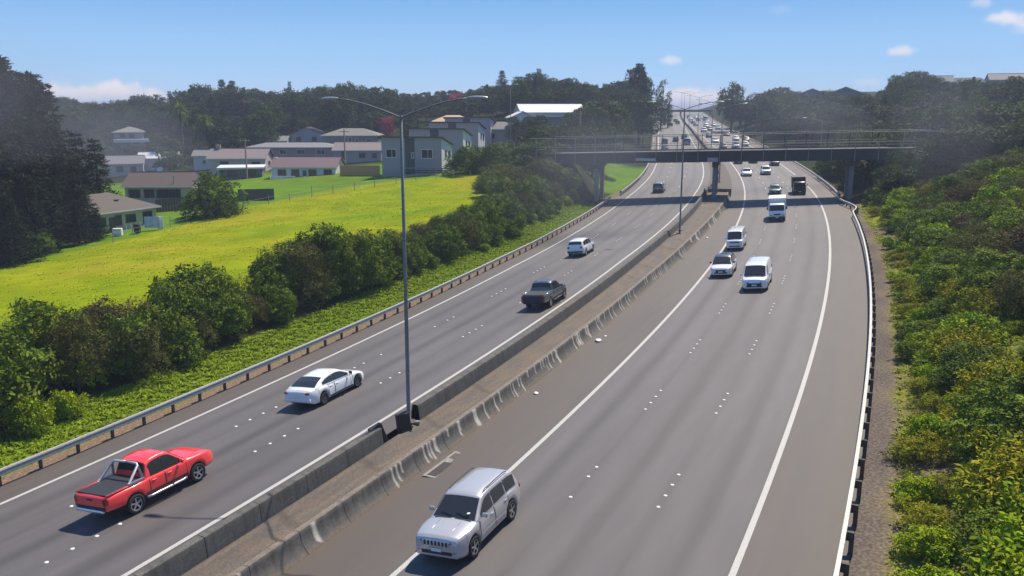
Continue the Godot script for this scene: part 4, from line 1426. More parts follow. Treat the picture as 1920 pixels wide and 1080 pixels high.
func shrub_blobs(w: float, h: float, n: int) -> Array:
	var a := [[Vector3(0, h * 0.42, 0), Vector3(w * 0.36, h * 0.44, w * 0.36)]]
	for i in n:
		var an := TAU * i / n + rng.randf_range(-0.4, 0.4)
		var rr := w * rng.randf_range(0.16, 0.36)
		var y := h * rng.randf_range(0.2, 0.78)
		var k := rng.randf_range(0.17, 0.27)
		a.append([Vector3(cos(an) * rr, y, sin(an) * rr), Vector3(w * k, minf(h * k * 1.15, (h - y) * 1.0), w * k)])
	for i in 7:   # straggling shoots above and beside the main mass
		var an := rng.randf() * TAU
		var rr := w * rng.randf_range(0.1, 0.5)
		var y := h * rng.randf_range(0.55, 1.02) * (1.0 - 0.5 * rr / w)
		var k := rng.randf_range(0.06, 0.11)
		a.append([Vector3(cos(an) * rr, y, sin(an) * rr), Vector3(w * k, h * k * 1.5, w * k)])
	return a

func trunk_mesh(h: float, r: float, limbs: Array) -> ArrayMesh:
	var b := MB.new()
	b.smooth(true)
	var bendx := rng.randf_range(-0.05, 0.05) * h
	b.tube([Vector3(0, -0.4, 0), Vector3(bendx * 0.3, h * 0.4, 0), Vector3(bendx, h, 0)], [r, r * 0.75, r * 0.3], 7)
	for l in limbs:
		b.tube([Vector3(bendx * 0.4, h * rng.randf_range(0.3, 0.6), 0), l * 0.6 + Vector3(0, h * 0.1, 0), l], [r * 0.4, r * 0.28, r * 0.1], 5)
	return b.done()

var PLANT := {}   # kind -> array of [crown mesh, trunk mesh]
func plant_kinds() -> void:
	var spec := {   # name: [variants, width, height, lobes, leaves, leaf size, colour, colour 2, up, slim]
		"glossy": [4, 3.3, 3.2, 13, 9000, 0.15, Color(0.10, 0.145, 0.018), Color(0.145, 0.20, 0.02), 0.3, 0.55],
		"bright": [3, 2.4, 1.7, 10, 5600, 0.13, Color(0.19, 0.28, 0.012), Color(0.27, 0.33, 0.012), 0.45, 0.6],
		"yellow": [3, 2.0, 1.5, 9, 5000, 0.10, Color(0.25, 0.24, 0.012), Color(0.17, 0.19, 0.014), 0.5, 0.4],
		"olive": [3, 3.0, 2.6, 12, 8500, 0.125, Color(0.10, 0.10, 0.034), Color(0.13, 0.125, 0.036), 0.3, 0.28],
		"brown": [2, 3.0, 2.7, 11, 7500, 0.135, Color(0.12, 0.08, 0.05), Color(0.09, 0.075, 0.04), 0.2, 0.3],
		"dark": [4, 4.2, 4.8, 16, 11000, 0.18, Color(0.062, 0.095, 0.018), Color(0.10, 0.145, 0.02), 0.25, 0.5],
	}
	for k in spec:
		var q: Array = spec[k]
		PLANT[k] = []
		for i in q[0]:
			var bl := shrub_blobs(q[1], q[2], q[3])
			var limbs := []
			for j in 4: limbs.append(bl[j + 1][0])
			PLANT[k].append([crown(bl, q[4], q[5], q[6], q[7], q[8], q[9]), trunk_mesh(q[2] * 0.6, 0.07, limbs), q[1], q[2]])
	# flax and cabbage trees: sword leaves
	PLANT["flax"] = []
	for v in 2:
		var lv := Leaves.new()
		for i in 150:
			var a := rng.randf() * TAU
			var d := Vector3(cos(a), rng.randf_range(0.7, 2.6), sin(a)).normalized()
			lv.strap(Vector3(cos(a), 0, sin(a)) * rng.randf() * 0.28, d, Vector3.UP, rng.randf_range(1.0, 1.7), 0.09, rng.randf_range(0.05, 0.5), tint(Color(0.11, 0.15, 0.03), 0.35))
		PLANT["flax"].append([lv.done(), trunk_mesh(0.3, 0.12, []), 2.0, 1.6])
	PLANT["cabbage"] = []
	for v in 2:
		var lv := Leaves.new()
		var heads := [[Vector3(0, 3.0, 0), 1.0], [Vector3(0.55, 2.5, 0.2), 0.8]] if v else [[Vector3(0, 3.1, 0), 1.0]]
		for hd in heads:
			for i in 170:
				var d := rdir()
				d.y = d.y * 0.9 + 0.25
				lv.strap(hd[0], d.normalized(), Vector3.UP, rng.randf_range(0.6, 0.95) * hd[1], 0.07, rng.randf_range(0.1, 0.6), tint(Color(0.15, 0.20, 0.035), 0.3))
		var b := MB.new()
		b.smooth(true)
		b.tube([Vector3(0, -0.3, 0), Vector3(0.08, 1.6, 0), Vector3(0, 3.0, 0)], [0.13, 0.10, 0.08], 7)
		if v: b.tube([Vector3(0.08, 1.5, 0), Vector3(0.5, 1.9, 0.15), Vector3(0.55, 2.5, 0.2)], [0.08, 0.07, 0.06], 6)
		PLANT["cabbage"].append([lv.done(), b.done(), 1.8, 3.6])
	# trees
	var tspec := {   # variants, crown width, height, lobes, leaves, leaf size, colours
		"broadleaf": [4, 7.5, 11.0, 15, 4200, 0.50, Color(0.045, 0.062, 0.022), Color(0.066, 0.088, 0.026)],
		"round": [3, 6.5, 8.0, 12, 3800, 0.42, Color(0.05, 0.085, 0.018), Color(0.075, 0.11, 0.022)],
		"grey": [2, 6.5, 10.0, 13, 3800, 0.42, Color(0.07, 0.078, 0.045), Color(0.055, 0.065, 0.03)],
	}
	for k in tspec:
		var q: Array = tspec[k]
		PLANT[k] = []
		for i in q[0]:
			var bl := []
			var w: float = q[1]
			var h: float = q[2]
			for j in q[3]:
				var y := h * rng.randf_range(0.3, 0.9)
				var reach := w * 0.36 * sqrt(maxf(0.0, 1.0 - pow((y / h - 0.5) / 0.52, 2.0)))
				var a := rng.randf() * TAU
				var r := rng.randf_range(0.16, 0.26) * w
				bl.append([Vector3(cos(a) * reach, y, sin(a) * reach), Vector3(r, minf(r * 0.85, maxf(0.5, h - y)), r)])
			bl.append([Vector3(0, h * 0.55, 0), Vector3(w * 0.3, h * 0.3, w * 0.3)])
			var limbs := []
			for j in 6: limbs.append(bl[j][0])
			PLANT[k].append([crown(bl, q[4], q[5], q[6], q[7], 0.3, 0.6), trunk_mesh(h * 0.75, 0.28, limbs), w, h])
	PLANT["pine"] = []
	for i in 4:   # ragged conifers, boughs in uneven whorls
		var lv := Leaves.new()
		var limbs := []
		var h := 18.0
		var dense := i < 2
		var y := 2.0 if dense else 3.4
		while y < h - 0.3:
			var reach := (h - y) / h * (4.4 if dense else 3.4) * rng.randf_range(0.65, 1.15) + 0.35
			var a0 := rng.randf() * TAU
			var nb := 6 if dense else 5
			for j in nb:
				var a := a0 + TAU * j / nb + rng.randf_range(-0.3, 0.3)
				var out := Vector3(cos(a), 0, sin(a))
				var l := reach * rng.randf_range(0.7, 1.15)
				var tipp := Vector3(0, y, 0) + out * l + Vector3.UP * l * rng.randf_range(-0.12, 0.28)
				if j % 2 == 0 and limbs.size() < 34: limbs.append(tipp)
				for k in int(16 + l * 15.0):
					var f := sqrt(rng.randf())
					var p := Vector3(0, y, 0).lerp(tipp, f) + rdir() * Vector3(0.55, 0.34, 0.55) * (0.4 + 0.6 * l / 4.0)
					var n := (Vector3.UP * 0.7 + rdir() * 0.9).normalized()
					lv.leaf(p, n, out + rdir() * 0.8, rng.randf_range(0.35, 0.7), 0.16, tint(Color(0.022, 0.033, 0.013), 0.35))
			y += rng.randf_range(0.55, 0.95)
		var b := MB.new()
		b.smooth(true)
		b.tube([Vector3(0, -0.6, 0), Vector3(0.1, h * 0.5, 0), Vector3(0, h * 0.98, 0)], [0.34, 0.24, 0.04], 7)
		for t in limbs: b.tube([Vector3(0, t.y - 0.3, 0), t], [0.09, 0.03], 4, false)
		PLANT["pine"].append([lv.done(), b.done(), 8.0, h])
	PLANT["poplar"] = []
	for i in 2:
		var bl := []
		for j in 9:
			var y := 2.0 + j * 1.25
			bl.append([Vector3(rng.randf_range(-0.4, 0.4), y, rng.randf_range(-0.4, 0.4)), Vector3(1.25, 1.3, 1.25) * (1.0 - 0.6 * j / 9.0)])
		PLANT["poplar"].append([crown(bl, 2600, 0.36, Color(0.07, 0.10, 0.03), Color(0.05, 0.08, 0.022), 0.4, 0.5), trunk_mesh(11.0, 0.2, []), 2.6, 13.0])
	PLANT["blossom"] = []
	var bl2 := shrub_blobs(6.0, 5.0, 9)
	PLANT["blossom"].append([crown(bl2, 2600, 0.34, Color(0.42, 0.07, 0.13), Color(0.5, 0.12, 0.2), 0.4, 0.7), trunk_mesh(3.0, 0.15, [bl2[1][0], bl2[2][0]]), 6.0, 5.0])

func plant(called: String, kind: String, label: String, category: String, at: Vector3, w: float, h: float, grp: String) -> Node3D:
	var a: Array = PLANT[kind]
	var q: Array = a[rng.randi() % a.size()]
	var o := thing(called, label, category, at, grp)
	o.rotation.y = rng.randf() * TAU
	var sw: float = w / q[2]
	var sh: float = h / q[3]
	o.scale = Vector3(sw * rng.randf_range(0.94, 1.06), sh, sw)
	var m: Material = M.needle if kind == "pine" else M.leaf
	mi("trunk" if called.ends_with("tree") else "stems", q[1], M.bark, o)
	mi("crown" if called.ends_with("tree") else "foliage", q[0], m, o)
	return o

const LOOK := {"glossy": "glossy green", "bright": "bright green", "yellow": "yellow-green", "olive": "olive", "brown": "brownish twiggy", "dark": "dark green", "flax": "strap-leaved flax", "cabbage": "spiky-headed cabbage tree"}

const NOUN := {"glossy": "shrub", "dark": "shrub", "bright": "leafy_bush", "yellow": "gorse_bush", "olive": "tea_tree_bush", "brown": "tea_tree_bush", "flax": "flax_bush"}

func size_word(h: float, lo: float, hi: float) -> String: return "small " if h < lo else ("big " if h > hi else "")

func left_spot(s: float) -> String:
	if s < 3: return "left of the red ute's tail"
	if s < 9: return "behind the rail left of the red ute"
	if s < 15: return "between red ute and white sedan"
	if s < 23: return "across the rail from the white sedan"
	if s < 32: return "where the verge widens past the white sedan"
	if s < 40: return "short of the dark grey ute"
	if s < 50: return "level with the dark grey ute"
	if s < 60: return "between the dark ute and small white wagon"
	if s < 72: return "level with the small white wagon"
	if s < 84: return "below the end of the paddock"
	if s < 96: return "midway from white wagon to bridge"
	return "by the left end of the bridge"

func right_spot(s: float) -> String:
	if s < 6: return "in the near corner"
	if s < 12: return "across from the silver wagon"
	if s < 20: return "just past the silver wagon"
	if s < 28: return "before the timber fence"
	if s < 38: return "beside the timber fence"
	if s < 48: return "just beyond the timber fence"
	if s < 60: return "level with the large white van"
	if s < 74: return "level with the people mover"
	if s < 90: return "short of the white box truck"
	if s < 104: return "level with the white box truck"
	return "at the right end of the bridge"

func pick(ks: Array, ws: Array) -> String:
	var t := 0.0
	for w in ws: t += w
	var r := rng.randf() * t
	for i in ks.size():
		r -= ws[i]
		if r <= 0.0: return ks[i]
	return ks[-1]

func shrubs() -> void:
	rng.seed = 71
	# left band between the guard rail and the paddock
	var s := -9.0
	while s < 108.0:
		var g := gap(s)
		var base := lerpk(s, [-9.0, 8.0, 25.0, 50.0, 66.0, 84.0, 106.0], [2.4, 2.6, 4.8, 4.2, 2.6, 3.4, 2.6])
		var deep := lerpk(s, [-9.0, 40.0, 70.0, 85.0, 97.0, 106.0], [12.0, 9.6, 9.0, 10.5, 13.0, 18.0])
		var rows := 4 if s < 76.0 else 5
		for r in rows:
			if rng.randf() < (0.3 if r == 0 else 0.13): continue
			var f := (r + rng.randf_range(0.15, 0.6)) / rows
			var q := base + 1.1 + f * (deep - base - 2.0)
			var kind := pick(["dark", "glossy", "olive", "bright", "brown"], [2.2, 3.8, 0.5, 1.2, 0.12])
			if r == 0: kind = pick(["dark", "glossy", "bright", "olive"], [1.6, 3.2, 1.6, 0.5])
			if s > 17.0 and s < 21.0 and r > 1: kind = pick(["brown", "glossy"], [1.6, 1.0])
			var h := lerpk(f, [0.0, 0.3, 0.75, 1.0], [2.6, 5.0, 5.6, 4.6]) * rng.randf_range(0.62, 1.16)
			h *= lerpk(s, [-9.0, 8.0, 16.0, 24.0, 33.0, 42.0, 49.0, 60.0, 70.0, 84.0, 106.0], [1.05, 0.98, 0.85, 0.78, 0.82, 0.98, 0.66, 0.6, 0.66, 0.66, 0.9]) * (0.75 if s > 80.0 and f > 0.6 else 1.0)
			if kind == "bright": h *= 0.6
			if s < 3.0 and s > -4.0 and r < 2: h *= 0.7
			if s > 8.0 and s < 13.5 and r >= 2:
				h *= 0.5; kind = "bright"
			var w := h * rng.randf_range(0.72, 1.0) + 0.7
			var row_word: String = ["front-row ", "inner ", "back-row ", "rearmost ", "rearmost "][r]
			plant(NOUN[kind], kind, row_word + LOOK[kind] + " shrub " + left_spot(s), "shrub", on_ground(s + rng.randf_range(-0.7, 0.7), -g - 12.6 - q, -0.1), w, h, "shrubs between the left guard rail and the paddock")
		s += 2.9 if s < 76.0 else 3.6
	for k in [[9.6, 8.2, 3.3], [11.2, 10.2, 4.0], [12.6, 9.2, 3.4], [33.0, 7.0, 3.2], [45.0, 10.0, 3.0]]:
		var kk: Array = k
		plant("cabbage_tree", "cabbage", ["spiky cabbage tree with bare bent stem among the left shrubs", "tallest spiky cabbage tree against the paddock", "right one of the grouped cabbage trees by the paddock", "lone cabbage tree head among shrubs past the white sedan", "small cabbage tree level with the dark grey ute"][[9.6, 11.2, 12.6, 33.0, 45.0].find(kk[0])], "tree", on_ground(kk[0], -gap(kk[0]) - 12.6 - kk[1], -0.1), 1.8, kk[2], "")
	# right bank
	rng.seed = 905
	var spots := []
	s = -8.0
	var count := 0
	while s < 104.0:
		var t := 15.5 + rng.randf_range(0.0, 1.2)
		var lim := lerpk(s, [-8.0, 20.0, 50.0, 104.0], [26.0, 33.0, 50.0, 62.0])
		var r := 0
		while t < lim:
			var far := (t - 15.0)
			var kind := pick(["bright", "yellow", "glossy", "dark", "olive", "brown", "flax"], [1.2, 1.0, 2.2, 1.4, 2.4, 1.1, 0.7])
			if t < 17.8: kind = pick(["bright", "yellow", "glossy", "flax"], [2.6, 2.8, 1.4, 0.4])
			elif t < 20.0: kind = pick(["bright", "yellow", "glossy", "dark", "flax"], [1.6, 1.6, 2.6, 0.8, 0.5])
			elif s > 6.0 and s < 17.0: kind = pick(["olive", "glossy"], [3.0, 1.0])
			elif s > 34.0 and s < 52.0 and t > 20.0 and t < 32.0: kind = pick(["brown", "olive", "glossy"], [2.0, 2.0, 0.6])
			var h := 1.1 if t < 17.8 else lerpk(far, [2.4, 4.0, 14.0, 40.0], [1.9, 2.6, 3.2, 3.8])
			if kind == "flax": h = minf(h, 1.8)
			h *= rng.randf_range(0.8, 1.2)
			var w := h * rng.randf_range(1.1, 1.5) + 0.5
			if not (r == 0 and rng.randf() < 0.2) and not (s > 22.0 and s < 37.0 and t > 18.1 and t < 22.5) :
				spots.append([s + rng.randf_range(-0.6, 0.6), t, kind, w, h, r])
			t += w * 0.62 + 0.25 + far * 0.02
			r += 1
		s += 1.75 if s < 36.0 else (2.4 if s < 70.0 else 3.6)
	for i in 26:
		var kind := pick(["bright", "yellow", "flax"], [3.0, 1.6, 1.0])
		var h := rng.randf_range(0.55, 1.0) if kind != "flax" else rng.randf_range(1.1, 1.5)
		plant(NOUN[kind], kind, LOOK[kind] + (" plant" if kind != "flax" else " clump") + " in the sunny pocket behind the timber fence", "shrub" if kind != "flax" else "flax", on_ground(rng.randf_range(22.5, 37.0), rng.randf_range(18.7, 22.8), -0.1), h * rng.randf_range(1.5, 2.2), h, "low plants behind the timber fence")
	for k in spots:
		if k[1] > 27.0 and rng.randf() < 0.15: continue
		count += 1
		var depth: String = "at the gravel edge" if k[1] < 17.4 else ("on the near bank" if k[1] < 21.0 else ("up the bank" if k[1] < 30.0 else "high on the bank"))
		plant(NOUN[k[2]], k[2], size_word(k[4], 1.3, 2.9) + LOOK[k[2]] + (" shrub " if k[2] != "flax" else " clump ") + depth + " " + right_spot(k[0]), "shrub" if k[2] != "flax" else "flax", on_ground(k[0], k[1], -0.1), k[3], k[4], "shrubs on the right bank" if k[2] != "flax" else "flax clumps on the right bank")

func hill_spot(px: float) -> String:
	if px < 160: return "above the cottages at far left"
	if px < 300: return "behind the left two-storey house"
	if px < 420: return "left of the tall skyline pines"
	if px < 520: return "around the tall skyline pines"
	if px < 660: return "behind the maroon-roofed house"
	if px < 800: return "behind the nearest lamp arms"
	if px < 900: return "in the dip of the skyline"
	if px < 1040: return "above the white-roofed hall"
	if px < 1160: return "left of the tallest conifer"
	if px < 1260: return "by the left carriageway's far end"
	if px < 1420: return "beside the right carriageway's far end"
	if px < 1500: return "below the skyline houses, left part"
	if px < 1620: return "below the skyline houses"
	if px < 1740: return "by the right skyline clump"
	if px < 1850: return "on the ridge at right"
	return "at the far right"

const RIDGE_X := [-260.0, -110.0, 0.0, 60.0, 150.0, 200.0, 250.0, 300.0, 340.0, 395.0, 410.0, 440.0, 470.0, 520.0, 560.0, 640.0, 700.0, 745.0, 775.0, 840.0, 880.0, 920.0, 960.0, 1000.0, 1040.0, 1100.0, 1155.0, 1180.0, 1192.0, 1212.0, 1240.0, 1250.0]
const RIDGE_Y := [105.0, 112.0, 142.0, 160.0, 182.0, 188.0, 184.0, 178.0, 174.0, 166.0, 172.0, 154.0, 164.0, 174.0, 166.0, 156.0, 160.0, 168.0, 181.0, 186.0, 172.0, 155.0, 148.0, 142.0, 150.0, 155.0, 157.0, 128.0, 128.0, 150.0, 172.0, 188.0]
const RIDGE_RX := [1322.0, 1338.0, 1352.0, 1372.0, 1420.0, 1460.0, 1490.0, 1600.0, 1640.0, 1660.0, 1700.0, 1735.0, 1780.0, 1850.0, 1920.0, 2060.0, 2250.0]
const RIDGE_RY := [212.0, 188.0, 166.0, 174.0, 172.0, 184.0, 199.0, 198.0, 176.0, 144.0, 146.0, 156.0, 152.0, 156.0, 142.0, 130.0, 120.0]

func ridge_height(x: float, z: float) -> float:   # how high the wooded ridge 300 m off stands, along its length
	var bearing := x / z * 1575.0 + 960.0
	var y := lerpk(bearing, RIDGE_X, RIDGE_Y) if bearing < 1290.0 else lerpk(bearing, RIDGE_RX, RIDGE_RY)
	return 15.3 + (204.0 - y) / 1575.0 * z

func under_view(p: Vector3, h: float) -> float:   # trees on the low ground before the hall stay low enough to leave it in view
	var bearing := p.x / -p.z * 1545.0 + 960.0
	if bearing > 1100.0: return h
	return minf(h, 15.3 + (204.0 - 232.0) / 1545.0 * -p.z - p.y)

func trees() -> void:
	rng.seed = 4242
	var n := 0
	var clear := [[-97, 210, 9], [-92, 217, 8], [-116, 256, 10], [-77, 209, 6], [-62, 192, 12], [-55, 220, 13], [-59, 246, 8], [-43, 234, 12], [-36, 199, 10], [8, 251, 12], [-17, 254, 9], [-9, 229, 10], [-41, 173, 12], [-18, 160, 14], [0, 185, 10]]
	# rows of trees stepping up the wooded hills, nearest rows lowest
	for row in 6:
		var z: float = [205.0, 232.0, 258.0, 284.0, 306.0, 330.0][row]
		var bearing := -230.0
		while bearing < 2200.0:
			var step: float = [46.0, 42.0, 38.0, 34.0, 30.0, 26.0][row] * rng.randf_range(0.7, 1.3)
			bearing += step
			if bearing > 1228.0 and bearing < 1338.0: continue
			if bearing > 1100.0 and bearing < 1400.0 and row < 2: continue
			if row < 3 and bearing < 0.0: continue
			if row < 3 and bearing > 690.0 and bearing < 965.0: continue
			if row == 1 and rng.randf() < 0.3: continue
			var zz := z + rng.randf_range(-9, 9)
			var x := (bearing - 960.0) / 1575.0 * zz
			var q := st_of(x, zz)
			if q.y > -gap(q.x) - 16.0 and q.y < 18.0: continue
			var hit := false
			for c in clear:
				if Vector2(x - c[0], zz - c[1]).length() < c[2]: hit = true
				if bearing < 1100.0 and row < 3 and absf(x / zz - float(c[0]) / c[1]) < 0.028 and zz < c[1] and zz > c[1] - 34.0: hit = true
			if hit: continue
			var gy := ground_y(q.x, q.y)
			var top := ridge_height(x / zz * 318.0, 318.0)
			var low := 6.5 if bearing < 1250.0 else 8.5
			var f := clampf((zz - 196.0) / 128.0, 0.0, 1.0)
			var want := lerpf(gy + low, top, pow(f, 0.8)) + rng.randf_range(-1.6, 0.6)
			if row >= 4: want = top + rng.randf_range(-1.8, 0.5)
			var h := clampf(want - gy, 4.5, 30.0)
			var kind := pick(["broadleaf", "round", "grey", "pine"], [4.0, 1.0, 0.9, 0.8])
			if bearing > 425.0 and bearing < 470.0 and row > 3: kind = "pine"
			if bearing > 930.0 and bearing < 1060.0 and row > 2 and rng.randf() < 0.5: kind = "pine"
			if bearing > 1640.0 and bearing < 1720.0 and row > 3: kind = "broadleaf"
			var w: float = clampf(h * (0.42 if kind == "pine" else 0.78), 4.0, 12.0)
			n += 1
			plant({"broadleaf": "broadleaf_tree", "round": "leafy_tree", "grey": "gum_tree", "pine": "pine_tree"}[kind], kind, {"broadleaf": "dark broadleaf tree ", "round": "mid-green rounded tree ", "grey": "grey-green tree ", "pine": "dark ragged pine "}[kind] + ["low on the hill ", "low on the hill ", "part-way up the hill ", "part-way up the hill ", "on the skyline ", "on the skyline "][row] + hill_spot(bearing), "tree", Vector3(x, gy - 0.3, -zz), w, h, "trees on the wooded hills")
	# single trees that stand out
	var solo := [   # bearing and elevation as seen from the camera pole give the place and the height at each distance
		["pine_tree", "pine", "tallest dark conifer on the skyline left of the motorway", 1187.0, 122.0, 300.0, 13.0, 0.0],
		["pine_tree", "pine", "left one of two tall pines on the left skyline", 441.0, 151.0, 330.0, 9.0, 0.0],
		["pine_tree", "pine", "right one of two tall pines on the left skyline", 459.0, 153.0, 330.0, 9.0, 0.0],
		["broadleaf_tree", "broadleaf", "blocky tree standing alone above the left skyline", 402.0, 159.0, 330.0, 9.0, 0.0],
		["pine_tree", "pine", "narrow treetop on the skyline right of the two tall pines", 562.0, 156.0, 335.0, 6.0, 0.0],
		["pine_tree", "pine", "ragged pine on the skyline above the white-roofed hall, left one", 942.0, 136.0, 325.0, 8.0, 0.0],
		["pine_tree", "pine", "ragged pine on the skyline above the white-roofed hall, right one", 1008.0, 134.0, 325.0, 9.0, 0.0],
		["broadleaf_tree", "broadleaf", "left tree of the tall clump on the right skyline", 1655.0, 146.0, 312.0, 9.0, 0.0],
		["broadleaf_tree", "broadleaf", "middle tree of the tall clump on the right skyline", 1678.0, 139.0, 316.0, 10.0, 0.0],
		["broadleaf_tree", "broadleaf", "right tree of the tall clump on the right skyline", 1700.0, 143.0, 312.0, 9.0, 0.0],
		["poplar_tree", "poplar", "slim pale tree left of the far crest", 1228.0, 152.0, 330.0, 4.5, 0.0],
		["poplar_tree", "poplar", "second slim pale tree at the left road edge near the crest", 1241.0, 172.0, 345.0, 4.2, 0.0],
		["leafy_tree", "round", "big domed dark tree right of the far crest", 1356.0, 158.0, 318.0, 10.0, 0.0],
		["leafy_tree", "dark", "large bushy tree at the paddock corner below the brown-roofed house", 410.0, 318.0, 117.0, 9.4, 2.0],
		["leafy_tree", "dark", "dark round tree overhanging the right end of the townhouse fence", 878.0, 268.0, 151.0, 8.0, 1.0],
		["leafy_tree", "dark", "wide dark tree behind the paddock's far corner", 935.0, 262.0, 150.0, 9.0, 1.0],
		["leafy_tree", "round", "leafy tree by the paddock's far corner, nearer the bridge", 1010.0, 268.0, 138.0, 8.5, 1.0],
		["palm_tree", "cabbage", "tall palm with drooping head behind the mauve-roofed house", 362.0, 190.0, 226.0, 7.0, 0.0],
		["palm_tree", "cabbage", "second palm right of the first, above the mauve-roofed house", 404.0, 212.0, 232.0, 7.0, 0.0],
		["blossom_tree", "blossom", "pink flowering tree behind the grey townhouses", 733.0, 218.0, 250.0, 5.5, 0.5],
		["blossom_tree", "blossom", "reddish flowering tree high on the wooded hill", 860.0, 176.0, 290.0, 6.0, 0.5],
		["leafy_tree", "round", "green tree half hiding the left end of the stepped two-storey house", 212.0, 252.0, 246.0, 7.0, 0.5],
		["leafy_tree", "grey", "greyish tree in front of the stepped two-storey house's right corner", 268.0, 262.0, 244.0, 6.0, 0.5],
		["leafy_tree", "round", "yellow-green tree beside the leaning pole at left", 335.0, 275.0, 200.0, 7.0, 0.5],
		["leafy_tree", "round", "bright green tree at the right image edge above the bank", 1868.0, 196.0, 140.0, 10.0, 0.5],
		["leafy_tree", "round", "second bright green tree at far right, lower down", 1840.0, 268.0, 112.0, 7.5, 0.5],
	]
	for k in solo:
		var z: float = k[5]
		var x: float = (k[3] - 960.0) / 1575.0 * z * 1.02
		var top: float = 15.3 + (204.0 - k[4]) / 1575.0 * z * 1.02
		var gy: float = ground_at(x, z) - 0.2 - k[7]
		plant(k[0], k[1], k[2], "tree", Vector3(x, gy, -z), k[6], maxf(4.0, top - gy), "")
	# big dark pines at the left edge of the paddock
	var pn := ["tallest pine of the left stand, at the image edge", "second tall pine of the left stand", "pine in the middle of the left stand's skyline", "pine right of the middle of the left stand", "outermost tall pine of the left stand, towards the houses", "tall pine behind the front row of the left stand", "rear pine of the left stand towards the houses", "mid-height pine in front of the left stand", "tall pine just past the image edge of the left stand", "short pine left of the cream bungalow's roof", "short pine overhanging the cream bungalow's left end", "small pine in front of the cream bungalow's left wall", "short bushy pine at the paddock edge below the stand", "bushy pine in the front of the left stand", "low pine in the front row, left part", "low pine in the front row near the image edge", "low pine at the left corner of the paddock", "pine behind the cream bungalow", "second pine behind the cream bungalow", "young pine at the paddock edge by the bungalow", "smallest pine at the bungalow's front corner", "high pine filling the rear of the left stand", "high pine at the rear left of the stand"]
	var pp := [[-57.5, 93, 16], [-61, 102, 20.5], [-61, 106, 18.5], [-62, 111, 19], [-62.5, 115, 17.5], [-68, 112, 21], [-67, 119, 18], [-57, 97, 13], [-66, 104, 22], [-58, 108, 11], [-55, 106, 10], [-53, 103.5, 7], [-53.5, 98, 8.5], [-54.5, 96, 11], [-53.8, 93, 9.5], [-54.5, 90, 8.5], [-52.8, 87.5, 8], [-60.5, 118, 13], [-57.5, 117, 12], [-51.2, 98.5, 5.5], [-50.3, 101, 4.2], [-72, 122, 21], [-73, 112, 23]]
	for i in pp.size():
		var k: Array = pp[i]
		plant("pine_tree", "pine", pn[i], "tree", Vector3(k[0], ground_at(k[0], k[1]) - 0.3 - float(k[2]) * 0.1, -k[1]), float(k[2]) * 0.60 + 1.0, float(k[2]) * (1.24 if k[2] > 15 else 1.1), "pines left of the paddock")
	for k in [[-56, 88, 3.4], [-59, 85, 4.0], [-53, 92, 3.0], [-63, 84, 4.5], [-68, 83, 4.5]]:
		plant("shrub", "dark", "dark bush at the foot of the pines by the paddock edge", "shrub", Vector3(k[0], ground_at(k[0], k[1]) - 0.1, -k[1]), k[2] * 1.5, k[2], "bushes under the pines")
	# trees on both bridge approaches and the right slope
	rng.seed = 77
	for i in 44:
		var s := rng.randf_range(98, 150)
		var q := rng.randf_range(4.5, 40.0)
		if s > 108.5 and s < 124.0 and q < 9.0: continue
		if s > 111.0 and s < 121.0: continue
		var t := -gap(s) - 12.6 - q
		var p := on_ground(s, t)
		if p.x < 2.0: continue
		var h := under_view(p, rng.randf_range(4.0, 6.5) if s < 112.0 else rng.randf_range(6.0, 11.0))
		if h < 2.5: continue
		var kind := pick(["broadleaf", "round", "grey"], [2.0, 1.4, 1.6])
		plant("leafy_tree", kind, {"broadleaf": "dark leafy tree ", "round": "green rounded tree ", "grey": "greyish tree "}[kind] + ("in front of " if s < 112.0 else "behind ") + ("the bridge's left pier" if q < 14.0 else ("the bridge's left approach" if q < 27.0 else "the left approach, towards the townhouses")), "tree", p - Vector3(0, 0.3, 0), h * 0.95, h, "trees round the left end of the bridge")
	for i in 150:
		var s := rng.randf_range(100, 235)
		var t := rng.randf_range(18.5, 100.0)
		if s > 108.0 and s < 123.0 and t < 40.0 and (t < 26.0 or s > 110.5): continue
		var p := on_ground(s, t)
		var h := rng.randf_range(3.2, 5.2) if s < 111.0 else rng.randf_range(4.5, 9.0)
		var kind := pick(["broadleaf", "round", "grey", "dark"], [1.6, 1.4, 1.4, 1.0])
		var where: String = "in front of the bridge's right end" if s < 111.0 else ("just behind the bridge's right end" if s < 145.0 else "on the slope beyond the bridge")
		plant("leafy_tree", kind, {"broadleaf": "dark leafy tree ", "round": "green rounded tree ", "grey": "greyish tree ", "dark": "dense dark tree "}[kind] + where + (", close to the road" if t < 30.0 else (", part-way up" if t < 55.0 else ", high up")), "tree", p - Vector3(0, 0.3, 0), h * 1.05, h, "trees round the right end of the bridge")
	for k in [[24, 122, 152, 17.5, 46, 5.0, 8.0, "in the hollow behind the bridge's right pier"], [12, 100, 110, 17.5, 24, 3.0, 4.6, "on the bank before the bridge's right pier"], [26, 101, 110.5, 24.0, 60, 5.4, 8.0, "on the bank before the bridge's right end"], [12, 88, 106, 46, 74, 6.0, 9.0, "high on the bank at the right image edge"], [34, 190, 335, 17.0, 66, 7.0, 12.0, "beside the right carriageway beyond the bridge"]]:
		for i in k[0]:
			var s := rng.randf_range(k[1], k[2])
			var t := rng.randf_range(k[3], k[4])
			var h := rng.randf_range(k[5], k[6]) * (0.65 if t > 38.0 and s > 160.0 else 1.0)
			var kind := pick(["broadleaf", "round", "grey", "dark"], [2.0, 1.4, 0.8, 1.0])
			plant("leafy_tree", kind, {"broadleaf": "dark leafy tree ", "round": "green rounded tree ", "grey": "greyish tree ", "dark": "dense dark tree "}[kind] + k[7], "tree", on_ground(s, t) - Vector3(0, 0.3, 0), h * 1.1, h, "trees round the right end of the bridge")
